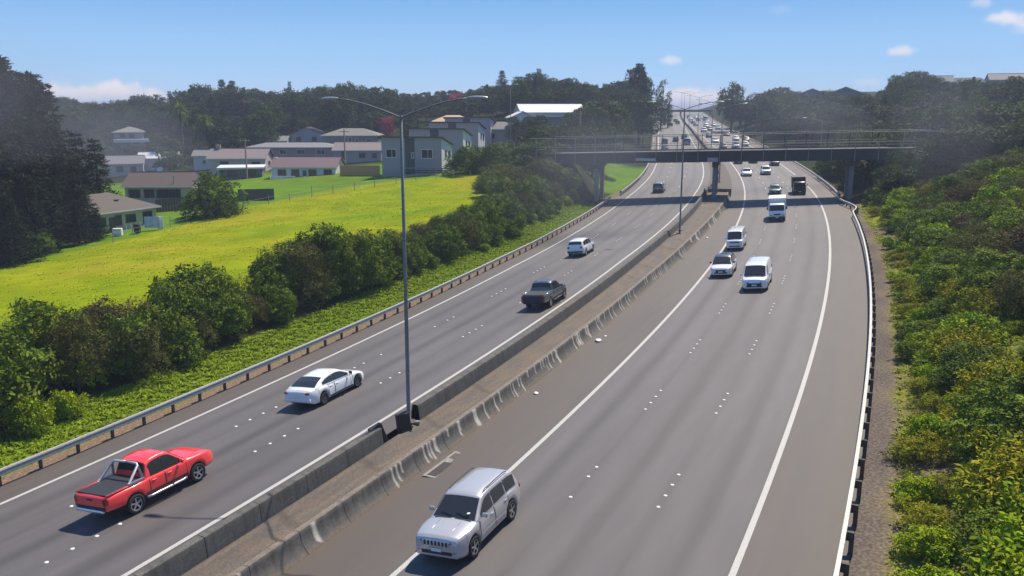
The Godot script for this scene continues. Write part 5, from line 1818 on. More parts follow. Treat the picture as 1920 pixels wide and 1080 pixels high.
	for i in 22:
		var s := rng.randf_range(123, 165)
		var h := rng.randf_range(1.8, 4.2)
		plant("leafy_bush", "dark", "dark bush by the right shoulder behind the bridge", "shrub", on_ground(s, rng.randf_range(15.6, 23.0), -0.2), h * 1.3, h, "bushes behind the bridge's right pier")
	for k in [[109.3, 21.5, 6.2], [108.6, 24.5, 6.8], [109.4, 27.5, 6.6], [108.4, 30.5, 6.4], [109.0, 34.0, 6.2], [107.0, 38.0, 6.0], [106.0, 20.0, 4.6]]:
		plant("leafy_tree", "dark", "dense dark tree hiding the right end of the bridge", "tree", on_ground(k[0], k[1], -0.4), k[2] * 0.9, k[2], "trees hiding the bridge's right end")
	for i in 30:
		var s := rng.randf_range(124, 200)
		var q := rng.randf_range(4.5, 42.0)
		var p := on_ground(s, -gap(s) - 12.6 - q)
		if p.x < 4.0: continue
		var h := under_view(p, rng.randf_range(8.0, 12.5))
		if h < 2.5: continue
		var kind := pick(["broadleaf", "round", "grey"], [1.6, 1.6, 1.2])
		plant("leafy_tree", kind, {"broadleaf": "tall dark leafy tree ", "round": "tall green rounded tree ", "grey": "tall greyish tree "}[kind] + "left of the carriageway beyond the bridge", "tree", p - Vector3(0, 0.3, 0), h * 0.9, h, "trees round the left end of the bridge")
	for i in 40:
		var x := rng.randf_range(-5.0, 12.0)
		var z := rng.randf_range(110.0, 147.0)
		var q := st_of(x, z)
		var off := -q.y - gap(q.x) - 12.6
		if off < 6.0 or off > 27.0 or (q.x > 110.5 and q.x < 121.5): continue
		var gy := ground_y(q.x, q.y)
		var bearing := x / z * 1545.0 + 960.0
		var h := minf(rng.randf_range(3.0, 5.6), 15.3 + (204.0 - lerpk(bearing, [890.0, 930.0, 1000.0, 1060.0], [350.0, 300.0, 272.0, 262.0])) / 1545.0 * z - gy)
		if h < 1.2: continue
		plant("leafy_bush", pick(["dark", "glossy", "olive"], [2.0, 2.0, 0.6]), "leafy bush between the paddock's far corner and the bridge", "shrub", Vector3(x, gy - 0.2, -z), h * 1.15 + 0.5, h, "bushes by the paddock's far corner")
	# one mass of wood behind and between, too far off to count
	var mm := MultiMesh.new()
	mm.transform_format = MultiMesh.TRANSFORM_3D
	mm.mesh = PLANT["broadleaf"][1 % 4][0]
	var xf := []
	rng.seed = 15
	for i in 900:
		var zz := rng.randf_range(225, 420)
		var bearing := rng.randf_range(-300, 2300)
		var x := (bearing - 960.0) / 1575.0 * zz
		var q := st_of(x, zz)
		if q.y > -gap(q.x) - 20.0 and q.y < 21.0: continue
		var bad := false
		for c in clear:
			if Vector2(x - c[0], zz - c[1]).length() < c[2] + 2.0: bad = true
			if bearing < 1100.0 and absf(x / zz - float(c[0]) / c[1]) < 0.04 and zz < c[1] + 4.0: bad = true
		if bad: continue
		var gy := ground_y(q.x, q.y)
		var top := ridge_height(x / zz * 318.0, 318.0)
		var h := clampf(minf(rng.randf_range(6.0, 9.0), top - gy - 2.0), 2.5, 9.0)
		var sc := h / 11.0
		xf.append(Transform3D(Basis(Vector3.UP, rng.randf() * TAU).scaled(Vector3(sc * 1.4, sc, sc * 1.4)), Vector3(x, gy - 0.6, -zz)))
	mm.instance_count = xf.size()
	for i in xf.size(): mm.set_instance_transform(i, xf[i])
	var w := MultiMeshInstance3D.new()
	w.multimesh = mm
	w.name = "undergrowth"
	w.material_override = M.leaf
	add_child(w)
	tag(w, "dark undergrowth and saplings covering the wooded hills", "undergrowth", "", "stuff")

func grass() -> void:
	rng.seed = 300
	var kinds := [["paddock_grass", "yellow-green grass of the open paddock", 3500, Color(0.32, 0.37, 0.006), 0.11], ["verge_grass", "lush green grass and weeds behind the left guard rail", 11000, Color(0.22, 0.30, 0.016), 0.24], ["dry_weeds", "yellowish weeds along the gravel at the right", 1700, Color(0.24, 0.27, 0.03), 0.25]]
	for k in kinds:
		var lv := Leaves.new()
		for i in 9:
			var a := rng.randf() * TAU
			var d := Vector3(cos(a) * 0.7, 1.0, sin(a) * 0.7).normalized()
			lv.strap(Vector3(cos(a), 0, sin(a)) * 0.12 * rng.randf(), d, Vector3.UP, k[4] * rng.randf_range(0.6, 1.2), 0.05, 0.35, tint(k[3], 0.25))
		var mm := MultiMesh.new()
		mm.transform_format = MultiMesh.TRANSFORM_3D
		mm.mesh = lv.done()
		var xf := []
		var tries := 0
		while xf.size() < k[2] and tries < k[2] * 5:
			tries += 1
			var p: Vector3
			var sc := rng.randf_range(0.7, 1.4)
			if k[0] == "paddock_grass":
				var s := rng.randf_range(14, 112)
				var q := 11.0 + 90.0 * pow(rng.randf(), 1.2)
				p = on_ground(s, -gap(s) - 12.6 - q)
				if -p.z > field_edge(p.x): continue
				if nz2.get_noise_2d(p.x * 2.0, p.z * 2.0) < rng.randf_range(-0.5, 0.25): continue
			elif k[0] == "verge_grass":
				var s := -14.0 + 124.0 * pow(rng.randf(), 1.25)
				var q := rng.randf_range(1.1, 5.2)
				p = on_ground(s, -gap(s) - 12.6 - q)
				sc *= 0.6 + 0.25 * (q - 1.0)
				sc = minf(sc, 1.3)
			else:
				var s := -14.0 + 118.0 * pow(rng.randf(), 1.25)
				var t := 14.9 + absf(rng.randfn(0.0, 0.9))
				p = on_ground(s, t)
				if nz2.get_noise_2d(p.x * 4.0, p.z * 4.0) < rng.randf_range(-0.6, 0.2): continue
			p.y -= 0.06
			xf.append(Transform3D(Basis(Vector3.UP, rng.randf() * TAU).scaled(Vector3(1.3, 1.0, 1.3) * sc), p))
		mm.instance_count = xf.size()
		for i in xf.size(): mm.set_instance_transform(i, xf[i])
		var o := MultiMeshInstance3D.new()
		o.multimesh = mm
		o.name = k[0]
		o.material_override = M.leaf
		add_child(o)
		tag(o, k[1], "grass", "", "stuff")

# ---------------------------------------------------------------- houses, fences, poles
func wall_window(h: Node3D, c: Vector3, w: float, hh: float, yaw: float, fm: Material) -> void:
	var wn := Node3D.new()
	wn.name = "window"
	h.add_child(wn, true)
	wn.position = c
	wn.rotation.y = yaw
	var b := MB.new()
	for k in [[0.0, hh / 2, w + 0.1, 0.09], [0.0, -hh / 2, w + 0.14, 0.1]]: b.box(Vector3(0, k[1], 0.03), Vector3(k[2], k[3], 0.1))
	for x in [-w / 2, w / 2]: b.box(Vector3(x, 0, 0.028), Vector3(0.08, hh - 0.09, 0.09))
	if w > 1.1: b.box(Vector3(w * 0.08, 0, 0.026), Vector3(0.06, hh - 0.09, 0.08))
	mi("frame", b.done(), fm, wn)
	b = MB.new()
	b.box(Vector3(0, 0, 0.012), Vector3(w - 0.08, hh - 0.09, 0.02))
	mi("pane", b.done(), M.window, wn)

func house(label: String, cx: float, cz: float, by: float, yaw: float, w: float, d: float, hw: float, kind: String, rh: float, wm: Material, rm: Material, front: Array, side: Array, fm: Material = null, cat := "house") -> Node3D:
	var o := thing("house" if cat == "house" else cat.replace(" ", "_"), label, cat, Vector3(cx, by, -cz))
	o.rotation.y = yaw
	if fm == null: fm = M.frame
	var b := MB.new()
	b.box(Vector3(0, (hw - 1.6) / 2.0, 0), Vector3(w, hw + 1.6, d))
	if kind == "gable":
		for sx in [-1.0, 1.0]: b.tri(Vector3(sx * (w / 2 - 0.004), hw, -d / 2), Vector3(sx * (w / 2 - 0.004), hw + rh, 0), Vector3(sx * (w / 2 - 0.004), hw, d / 2))
	elif kind == "front":
		for sz in [-1.0, 1.0]: b.tri(Vector3(-w / 2, hw, sz * (d / 2 - 0.004)), Vector3(0, hw + rh, sz * (d / 2 - 0.004)), Vector3(w / 2, hw, sz * (d / 2 - 0.004)))
	elif kind == "mono":
		for sx in [-1.0, 1.0]: b.tri(Vector3(sx * (w / 2 - 0.004), hw, -d / 2), Vector3(sx * (w / 2 - 0.004), hw + rh, d / 2), Vector3(sx * (w / 2 - 0.004), hw, d / 2))
		b.q(Vector3(-w / 2, hw, d / 2 - 0.004), Vector3(-w / 2, hw + rh, d / 2 - 0.004), Vector3(w / 2, hw + rh, d / 2 - 0.004), Vector3(w / 2, hw, d / 2 - 0.004))
	mi("wall", b.done(), wm, o)
	b = MB.new()
	var ov := 0.45
	var x := w / 2 + ov
	var z := d / 2 + ov
	var dy := 0.16
	var faces := []
	var lowy := hw - 0.10
	match kind:
		"gable": faces = [[Vector3(-x, lowy, z), Vector3(x, lowy, z), Vector3(x, hw + rh + 0.05, 0), Vector3(-x, hw + rh + 0.05, 0)], [Vector3(x, lowy, -z), Vector3(-x, lowy, -z), Vector3(-x, hw + rh + 0.05, 0), Vector3(x, hw + rh + 0.05, 0)]]
		"front": faces = [[Vector3(-x, lowy, -z), Vector3(-x, lowy, z), Vector3(0, hw + rh + 0.05, z), Vector3(0, hw + rh + 0.05, -z)], [Vector3(x, lowy, z), Vector3(x, lowy, -z), Vector3(0, hw + rh + 0.05, -z), Vector3(0, hw + rh + 0.05, z)]]
		"hip":
			var r := maxf(0.2, x - z)
			var t := hw + rh
			faces = [[Vector3(-x, lowy, z), Vector3(x, lowy, z), Vector3(r, t, 0), Vector3(-r, t, 0)], [Vector3(x, lowy, -z), Vector3(-x, lowy, -z), Vector3(-r, t, 0), Vector3(r, t, 0)], [Vector3(x, lowy, z), Vector3(x, lowy, -z), Vector3(r, t, 0), Vector3(r, t, 0)], [Vector3(-x, lowy, -z), Vector3(-x, lowy, z), Vector3(-r, t, 0), Vector3(-r, t, 0)]]
		"mono": faces = [[Vector3(-x, hw + rh + 0.08, z), Vector3(x, hw + rh + 0.08, z), Vector3(x, hw + 0.02, -z), Vector3(-x, hw + 0.02, -z)]]
		"flat": faces = [[Vector3(-x, hw + 0.05, z), Vector3(x, hw + 0.05, z), Vector3(x, hw + 0.25, -z), Vector3(-x, hw + 0.25, -z)]]
	var up := Vector3(0, dy, 0)
	for f in faces:
		b.q(f[0] + up, f[1] + up, f[2] + up, f[3] + up)
		b.q(f[0], f[3], f[2], f[1])
		for i in 4:
			if f[i] != f[(i + 1) % 4]: b.q(f[i], f[(i + 1) % 4], f[(i + 1) % 4] + up, f[i] + up)
	var roof := mi("roof", b.done(), rm, o)
	if kind == "gable" or kind == "front":
		b = MB.new()
		if kind == "gable": b.box(Vector3(0, hw + rh + 0.05 + dy, 0), Vector3(2 * x + 0.02, 0.08, 0.35))
		else: b.box(Vector3(0, hw + rh + 0.05 + dy, 0), Vector3(0.35, 0.08, 2 * z + 0.02))
		mi("ridge_cap", b.done(), rm, roof)
	if kind != "mono" and kind != "front":
		b = MB.new()
		b.box(Vector3(0, lowy + 0.05, z + 0.04), Vector3(2 * x, 0.16, 0.09))
		mi("gutter", b.done(), M.frame, roof)
	for f in front: wall_window(o, Vector3(f[0] * w, f[2] + f[3] / 2, d / 2 + 0.002), f[1], f[3], 0.0, fm)
	for f in side: wall_window(o, Vector3(w / 2 + 0.002, f[2] + f[3] / 2, -f[0] * d), f[1], f[3], PI / 2, fm)
	return o

func fence(label: String, a: Vector2, bb: Vector2, h: float, m: Material, bw: float, y_off := 0.0) -> void:
	var o := thing("timber_fence", label, "fence", Vector3(a.x, ground_at(a.x, a.y) + y_off, -a.y))
	var n := int(a.distance_to(bb) / bw)
	var board := MB.new()
	board.bevel(Vector3(0, h / 2 - 0.2, 0), Vector3(bw - 0.02, h + 0.4, 0.035), 0.008)
	var bm := board.done()
	var dirv := (bb - a).normalized()
	for i in n:
		var p := a.lerp(bb, (i + 0.5) / n)
		var k := mi("board", bm, m, o)
		k.position = Vector3(p.x - a.x, ground_at(p.x, p.y) + y_off - o.position.y + rng.randf_range(-0.02, 0.02), -(p.y - a.y))
		k.rotation.y = atan2(dirv.y, dirv.x)
	for t in [0.35, h - 0.3]:
		var rb := MB.new()
		var pts := []
		for i in 5:
			var p := a.lerp(bb, i / 4.0)
			pts.append(Vector3(p.x - a.x, ground_at(p.x, p.y) + y_off - o.position.y + t, -(p.y - a.y) - 0.05))
		rb.tube(pts, [0.04], 4)
		mi("rail", rb.done(), m, o)

func power_pole(label: String, x: float, z: float, h: float, lean: float) -> void:
	var o := thing("power_pole", label, "power pole", Vector3(x, ground_at(x, z), -z), "timber power poles among the houses")
	o.rotation.z = lean
	var b := MB.new(); b.smooth(true)
	b.tube([Vector3(0, -0.5, 0), Vector3(0, h, 0)], [0.19, 0.13], 8)
	mi("pole", b.done(), M.timber, o)
	b = MB.new()
	b.box(Vector3(0, h - 0.5, 0.16), Vector3(2.2, 0.12, 0.1))
	mi("crossarm", b.done(), M.timber, o)
	for i in 4:
		b = MB.new(); b.smooth(true)
		b.tube([Vector3(-0.9 + i * 0.6, h - 0.44, 0.16), Vector3(-0.9 + i * 0.6, h - 0.26, 0.16)], [0.05, 0.03], 6)
		mi("insulator", b.done(), M.steel, o)

func make_houses() -> void:
	rng.seed = 8
	var g := grain(41, 0.05, 0.85, 1.0)
	var cream := gmat(Color(0.56, 0.52, 0.33), 0.85, g, 0.6)
	var beige := gmat(Color(0.56, 0.50, 0.43), 0.85, g, 0.6)
	var mauve := gmat(Color(0.52, 0.43, 0.43), 0.85, g, 0.6)
	var white := gmat(Color(0.74, 0.71, 0.725), 0.8, g, 0.6)
	var town := gmat(Color(0.42, 0.355, 0.375), 0.8, g, 0.6)
	var town_dark := gmat(Color(0.09, 0.09, 0.095), 0.8, g, 0.6)
	var brick := gmat(Color(0.38, 0.29, 0.25), 0.9, g, 0.8)
	var sage := gmat(Color(0.24, 0.24, 0.215), 0.85, g, 0.6)
	var tile := gmat(Color(0.125, 0.105, 0.09), 0.9, g, 0.9)
	var brown := gmat(Color(0.11, 0.082, 0.075), 0.9, g, 0.9)
	var wine := gmat(Color(0.17, 0.10, 0.115), 0.75, g, 0.9)
	var pink := gmat(Color(0.24, 0.19, 0.19), 0.85, g, 0.9)
	var char_ := gmat(Color(0.075, 0.075, 0.08), 0.7, g, 0.9)
	var grey := gmat(Color(0.21, 0.20, 0.20), 0.8, g, 0.9)
	var wroof := gmat(Color(0.68, 0.67, 0.66), 0.6, g, 0.9)
	var oroof := gmat(Color(0.56, 0.36, 0.22), 0.8, g, 0.9)
	var blue_grey := gmat(Color(0.12, 0.14, 0.16), 0.8, g, 0.9)
	var y := func(x, z): return ground_at(x, z)
	var h1 := house("cream weatherboard bungalow with dark brown tiled roof by the left pines", -54.4, 110.6, -0.4, 1.12, 11.2, 8.0, 2.75, "hip", 1.9, cream, tile, [[-0.32, 2.2, 1.0, 1.1], [-0.05, 0.9, 0.9, 1.3], [0.12, 1.5, 1.1, 1.0], [0.36, 1.4, 0.7, 1.5]], [[0.1, 1.5, 1.0, 1.2]], M.frame_dark)
	bump(h1, "door", M.frame_dark, Vector3(-1.55, 1.0, 4.03), Vector3(0.9, 2.1, 0.06), 0.01)
	bump(h1, "vent_pipe", M.frame, Vector3(-3.4, 3.6, 2.4), Vector3(0.18, 0.9, 0.18), 0.02)
	bump(h1, "skylight", M.window, Vector3(1.0, 3.98, 2.0), Vector3(0.6, 0.08, 0.5), 0.01)
	bump(h1, "deck", M.timber, Vector3(0.6, 0.2, 5.2), Vector3(4.0, 0.16, 2.2), 0.02)
	for i in 6: bump(h1, "deck_post", M.frame, Vector3(-1.3 + i * 0.76, 0.7, 6.2), Vector3(0.08, 1.1, 0.08), 0.01)
	var h2 := house("beige house with brown corrugated roof and a satellite dish behind the cream bungalow", -57.6, 140.5, 0.3, 0.06, 10.6, 8.0, 2.7, "gable", 1.9, beige, brown, [[-0.36, 1.8, 0.9, 1.3], [-0.14, 1.6, 0.9, 1.3], [0.06, 1.9, 0.8, 1.4], [0.24, 1.9, 0.8, 1.4]], [[0.0, 1.4, 0.9, 1.2]], M.frame_dark)
	var db := MB.new(); db.smooth(true)
	db.loft([ring_y(0.05, 0, 12), ring_y(0.3, 0.05, 12), ring_y(0.5, 0.18, 12)], true)
	var dish := mi("satellite_dish", db.done(), M.frame, h2)
	dish.position = Vector3(-1.0, 5.0, -0.6); dish.rotation.x = 1.1
	bump(dish, "mast", M.steel, Vector3(0, -0.1, 0.25), Vector3(0.06, 0.06, 0.7), 0.01)
	bump(h2, "flue", M.steel, Vector3(2.4, 3.6, 3.4), Vector3(0.14, 1.6, 0.14), 0.02)
	house("cream cottage with grey gable roof on the rise at left", -96.6, 212.0, y.call(-96.6, 212), 0.35, 8.2, 7.0, 2.7, "gable", 1.7, beige, grey, [[-0.15, 1.6, 0.8, 1.3], [0.22, 1.2, 0.8, 1.2]], [[0.0, 1.2, 0.8, 1.2]], M.frame_dark)
	house("low cottage with a bright white roof beside the leaning pole", -91.0, 219.0, y.call(-91, 219) + 0.4, 0.3, 9.0, 6.0, 2.3, "gable", 1.3, white, wroof, [[0.1, 1.4, 0.8, 1.0]], [[0.0, 1.6, 0.8, 1.0]])
	var h4 := house("stepped two-storey house with balconies among trees high on the left", -115.0, 257.0, y.call(-116, 257) + 1.0, 0.3, 8.0, 8.0, 5.6, "hip", 1.4, gmat(Color(0.27, 0.24, 0.22), 0.85, g, 0.6), grey, [[-0.2, 1.4, 3.9, 1.2], [0.1, 1.4, 3.9, 1.2], [-0.1, 1.6, 1.0, 1.4], [0.25, 1.6, 1.0, 1.4]], [], M.frame_dark)
	for k in [[3.1, 9.5]]: bump(h4, "balcony", M.frame, Vector3(0.8, k[0], 5.2), Vector3(k[1], 1.0, 1.8), 0.05)
	house("small white shed with grey roof between the trees", -76.4, 211.0, y.call(-76.4, 211), 0.1, 4.2, 5.0, 3.2, "gable", 1.2, white, grey, [[0.1, 0.8, 1.2, 1.0]], [], null, "shed")
	house("mauve house with mauve tiled gable roof left of the maroon-roofed house", -62.4, 195.5, y.call(-62, 192), 0.05, 12.6, 8.0, 3.4, "gable", 1.9, mauve, pink, [[-0.22, 1.8, 1.3, 1.4], [0.34, 1.8, 1.3, 1.3]], [[0.0, 1.6, 1.3, 1.3]], M.frame_dark)
	bump(get_child(get_child_count() - 1), "chimney", brick, Vector3(-5.0, 5.3, 0.0), Vector3(1.0, 2.0, 0.8), 0.05)
	house("open carport with a flat white roof in front of the mauve house", -57.6, 180.5, y.call(-57.6, 180.5), 0.2, 8.6, 5.5, 2.1, "flat", 0.2, gmat(Color(0.16, 0.15, 0.14), 0.9, g, 0.6), wroof, [[-0.2, 2.0, 0.4, 1.4], [0.25, 2.0, 0.4, 1.4]], [], M.timber, "carport")
	house("long low brick house with pale fascia behind the maroon-roofed house", -56.5, 222.0, y.call(-56, 220), 0.0, 23.0, 8.0, 2.7, "hip", 0.9, brick, grey, [[-0.42, 0.7, 1.0, 1.1], [-0.37, 0.7, 1.0, 1.1], [-0.32, 0.7, 1.0, 1.1], [-0.27, 0.7, 1.0, 1.1], [-0.1, 1.6, 0.9, 1.2], [0.1, 2.2, 0.9, 1.2], [0.32, 2.0, 0.9, 1.2]], [])
	house("grey house with broad front gable above the long brick house", -59.0, 248.0, y.call(-59, 246), 0.1, 9.6, 8.0, 3.0, "front", 1.9, gmat(Color(0.40, 0.38, 0.38), 0.85, g, 0.6), grey, [[-0.25, 1.2, 1.2, 1.2], [0.2, 1.2, 1.2, 1.2]], [], M.frame_dark)
	house("pale low house left of the grey front-gabled house", -67.2, 241.0, y.call(-67.2, 241), 0.1, 7.6, 6.0, 2.6, "gable", 1.2, white, grey, [[0.0, 1.4, 0.9, 1.2]], [])
	house("sage green hip-roofed house left of the grey townhouses", -44.0, 236.0, y.call(-44, 236), 0.0, 15.0, 9.0, 3.0, "hip", 1.7, sage, gmat(Color(0.20, 0.20, 0.17), 0.9, g, 0.9), [[-0.08, 0.8, 0.9, 1.5], [0.0, 0.8, 0.9, 1.5], [0.12, 0.7, 1.2, 1.0], [0.35, 1.4, 1.0, 1.1]], [])
	house("grey-mauve house with a long low gable roof above the orange fence", -36.0, 201.5, y.call(-36, 201), 0.0, 11.0, 7.5, 2.6, "gable", 1.6, gmat(Color(0.42, 0.37, 0.36), 0.85, g, 0.6), pink, [[-0.3, 0.8, 0.5, 1.9], [0.1, 1.4, 0.9, 1.0], [0.36, 1.0, 0.9, 1.0]], [], M.frame_dark)
	var h12 := house("white weatherboard house with maroon gable roof at the paddock's top edge", -42.2, 175.5, 1.0, -0.06, 13.2, 7.0, 2.75, "gable", 1.7, white, wine, [[-0.34, 1.7, 0.8, 1.4], [-0.13, 1.6, 0.8, 1.4], [0.14, 1.6, 0.8, 1.4], [0.38, 1.6, 0.8, 1.4]], [], M.frame_dark)
	bump(h12, "door", M.frame_dark, Vector3(0.2, 1.0, 3.53), Vector3(0.8, 2.1, 0.06), 0.01)
	bump(h12, "deck", M.timber, Vector3(-0.4, 0.15, 4.6), Vector3(12.0, 0.2, 2.0), 0.02)
	for i in 6: bump(h12, "deck_post", M.frame, Vector3(-6.2 + i * 2.3, 0.3, 5.55), Vector3(0.16, 1.5, 0.16), 0.02)
	for yy in [0.55, 0.95]: bump(h12, "deck_rail", M.frame, Vector3(-3.6, yy, 5.58), Vector3(5.0, 0.22, 0.05), 0.01)
	bump(h12, "deck_rail", M.frame, Vector3(3.2, 0.95, 5.58), Vector3(4.6, 0.08, 0.05), 0.01)
	bump(h12, "chimney", M.frame, Vector3(-6.5, 3.6, 0.5), Vector3(0.5, 1.8, 0.5), 0.03)
	# the grey townhouses, one behind another
	var tl := ["nearest grey townhouse with flat grey front and white end wall", "second grey townhouse, behind the nearest", "third grey townhouse in the row", "fourth grey townhouse, partly behind trees"]
	for i in 4:
		var x: float = [-17.9, -15.0, -12.6, -10.2][i]
		var z: float = [160.5, 179.0, 197.0, 213.0][i]
		var t := house(tl[i], x, z, [3.2, 4.3, 5.3, 6.2][i], -0.16, 11.4, 8.0, 5.3, "mono", 1.6, town, char_, [[-0.34, 1.9, 3.3, 1.5], [0.26, 2.1, 3.2, 1.6], [0.02, 0.4, 3.2, 1.0]] if i == 0 else [[-0.3, 1.9, 3.3, 1.5]], [[-0.1, 0.9, 3.3, 1.2], [0.25, 1.4, 3.0, 1.2]], M.frame)
		t.set_meta("group", "grey townhouses in a row")
		var b := MB.new()
		b.box(Vector3(-0.3, 2.6, 4.03), Vector3(1.8, 8.4, 0.08))
		mi("dark_cladding", b.done(), town_dark, t)
		b = MB.new()
		b.q(Vector3(5.706, -1.0, 4.0), Vector3(5.706, -1.0, -4.0), Vector3(5.706, 5.28, -4.0), Vector3(5.706, 6.86, 4.0))
		mi("white_end_wall", b.done(), white, t)
		for k in [[-0.1, 0.9, 3.3, 1.2], [0.25, 1.4, 3.0, 1.2]]: wall_window(t, Vector3(5.71, k[2] + k[3] / 2, -k[0] * 8.0), k[1], k[3], PI / 2, M.frame_dark)
	house("grey hip-roofed house at the end of the townhouse row", -3.2, 214.0, y.call(-3, 214) + 0.5, 0.1, 11.0, 8.0, 3.4, "hip", 1.6, town, char_, [[-0.2, 1.4, 1.2, 1.2]], [], M.frame_dark)
	house("grey building with sloping roof lines below the white-roofed hall", 8.2, 222.0, y.call(8.2, 222) + 0.2, 0.1, 10.0, 8.0, 3.4, "mono", 1.5, gmat(Color(0.17, 0.17, 0.18), 0.85, g, 0.6), blue_grey, [[0.0, 1.4, 1.2, 1.2]], [], M.frame_dark)
	house("white hall with a long pale roof above the bridge's left end", 11.0, 254.0, y.call(9, 252) + 0.3, 0.25, 19.0, 8.0, 3.2, "gable", 2.3, white, wroof, [[-0.4, 1.4, 1.0, 1.2], [-0.2, 1.4, 1.0, 1.2]], [])
	house("white cottage gable in front of the pale hall", 2.5, 243.0, y.call(2.5, 243) + 0.7, 0.2, 7.0, 6.0, 2.8, "front", 1.6, white, wroof, [[-0.2, 1.0, 1.0, 1.2]], [])
	house("house with an orange-tan roof behind the townhouses", -17.6, 256.0, y.call(-17.4, 254) - 0.6, 0.1, 12.0, 8.0, 3.2, "hip", 1.7, beige, oroof, [[0.0, 1.4, 1.0, 1.2]], [])
	house("grey-roofed house half hidden by trees under the lamp arm", -57.5, 292.0, 12.6, 0.2, 9.0, 7.0, 2.8, "gable", 1.8, gmat(Color(0.32, 0.31, 0.31), 0.85, g, 0.6), grey, [[0.0, 1.4, 1.0, 1.2]], [], M.frame_dark)
	# roofs along the right skyline
	var rl := ["left of the pair of dark gabled houses on the right skyline", "right of the pair of dark gabled houses on the right skyline", "low pale house on the skyline left of the gabled pair", "house roof just right of the tall skyline clump", "house between two trees on the right ridge", "long pale roof on the ridge at far right"]
	for i in [0, 1, 3, 4, 5]:
		var px: float = [1508.0, 1568.0, 1390.0, 1742.0, 1790.0, 1868.0][i]
		var z: float = [338.0, 340.0, 345.0, 322.0, 326.0, 322.0][i]
		var top: float = [169.0, 166.0, 164.0, 146.0, 150.0, 142.0][i]
		var x := (px - 960.0) / 1575.0 * z
		var ty := 15.3 + (204.0 - top) / 1575.0 * z
		var gy := ground_at(x, z)
		var hh := maxf(2.6, ty - gy - 2.2)
		house(rl[i], x, z, gy, -0.3, [11.5, 12.0, 6.0, 7.0, 8.0, 15.0][i], 8.0, hh, "front" if i < 2 else "gable", 2.2, blue_grey if i < 2 else beige, blue_grey if i != 5 else grey, [[-0.2, 1.4, hh - 1.9, 1.2], [0.2, 1.4, hh - 1.9, 1.2]], [], M.frame_dark)
	for k in [[1668.0, 205.0, 200.0, 1.6], [1766.0, 176.0, 262.0, 1.4], [1788.0, 176.0, 268.0, 1.2]]:
		var x: float = (k[0] - 960.0) / 1575.0 * k[2]
		var by: float = 15.3 + (204.0 - k[1]) / 1575.0 * k[2] - 2.0
		house(["white gable showing between trees above the bridge's right end", "small white gable in the trees on the right ridge, left one", "small white gable in the trees on the right ridge, right one"][[1668.0, 1766.0, 1788.0].find(k[0])], x, k[2], by, -0.35, k[3] * 0.9, 3.0, 1.2, "front", 1.0, white, wroof, [], [], M.frame_dark, "shed")
	# fences
	fence("new orange timber fence between the white house and the grey townhouses", Vector2(-34.0, 167.0), Vector2(-25.0, 160.0), 1.9, M.orange_timber, 0.42)
	fence("dark weathered timber fence at the corner of the paddock", Vector2(-44.0, 135.0), Vector2(-37.2, 131.5), 1.7, M.timber, 0.42)
	fence("brown timber fence below the beige brown-roofed house", Vector2(-54.0, 127.0), Vector2(-48.4, 127.5), 1.8, M.timber, 0.42)
	var o := thing("balustrade", "dark grey rail fence along the front of the nearest townhouse", "fence", Vector3(-19.6, 3.5, -154.0))
	var rb := MB.new()
	for yy in [0.25, 0.65, 1.05]:
		bump(o, "rail", M.trim if yy < 0.9 else M.bridge_rail, Vector3(4.3, yy + 0.25, 0.5), Vector3(9.0, 0.2, 0.06), 0.01)
	for i in 7: bump(o, "post", M.bridge_rail, Vector3(i * 1.44, 0.5, 0.45), Vector3(0.12, 1.7, 0.12), 0.01)
	bump(o, "plinth", M.pier, Vector3(4.3, -0.1, 0.5), Vector3(9.2, 0.5, 0.2), 0.02)
	o.rotation.y = -0.16
	# post and wire fence along the top of the paddock
	o = thing("wire_fence", "old post and wire fence along the top edge of the paddock", "fence", Vector3.ZERO)
	var pts := [Vector2(-47.0, 98.0), Vector2(-44.2, 108.0), Vector2(-41.5, 117.0), Vector2(-36.5, 126.0), Vector2(-34.0, 128.5), Vector2(-31.3, 131.5), Vector2(-28.5, 134.0), Vector2(-25.6, 137.0), Vector2(-22.8, 140.0), Vector2(-19.6, 142.5), Vector2(-16.4, 144.0), Vector2(-13.0, 144.5), Vector2(-10.0, 144.0), Vector2(-7.0, 143.0)]
	var wires := [[], []]
	for p in pts:
		var pb := MB.new(); pb.smooth(true)
		var hh := rng.randf_range(1.1, 1.7)
		pb.tube([Vector3(0, -0.3, 0), Vector3(rng.randf_range(-0.06, 0.06), hh, 0)], [0.06, 0.05], 6)
		mi("post", pb.done(), M.timber, o).position = Vector3(p.x, ground_at(p.x, p.y), -p.y)
		for i in 2: wires[i].append(Vector3(p.x, ground_at(p.x, p.y) + 0.5 + i * 0.5, -p.y))
	for w in wires:
		var wb := MB.new()
		wb.tube(w, [0.012], 4, false)
		mi("wire", wb.done(), M.wire, o)
	power_pole("thick leaning timber pole beside the white-roofed cottage", -82.6, 199.0, 7.2, 0.07)
	power_pole("slim power pole in front of the mauve house", -55.5, 177.0, 8.2, 0.0)
	power_pole("power pole behind the right end of the maroon-roofed house", -36.0, 183.0, 8.4, 0.0)
	power_pole("power pole on the slope behind the bridge's left end", 14.0, 176.0, 9.0, 0.0)
	# washing and clutter on the bungalow's lawn
	var cb := MB.new()
	cb.smooth(true)
	var rings := []
	for i in 9:
		var ring := []
		for j in 5: ring.append(Vector3(-0.95 + i * 0.24, 0.25 + j * 0.36, 0.10 * sin(i * 1.7) * (1.0 - j / 5.0)))
		rings.append(ring)
	cb.loft(rings, false)
	tag(mi("washing", cb.done(), mat(Color(0.42, 0.50, 0.66), 0.9)), "pale blue sheet hanging out on the bungalow's lawn", "washing").position = Vector3(-45.9, ground_at(-45.9, 106.4), -106.4)
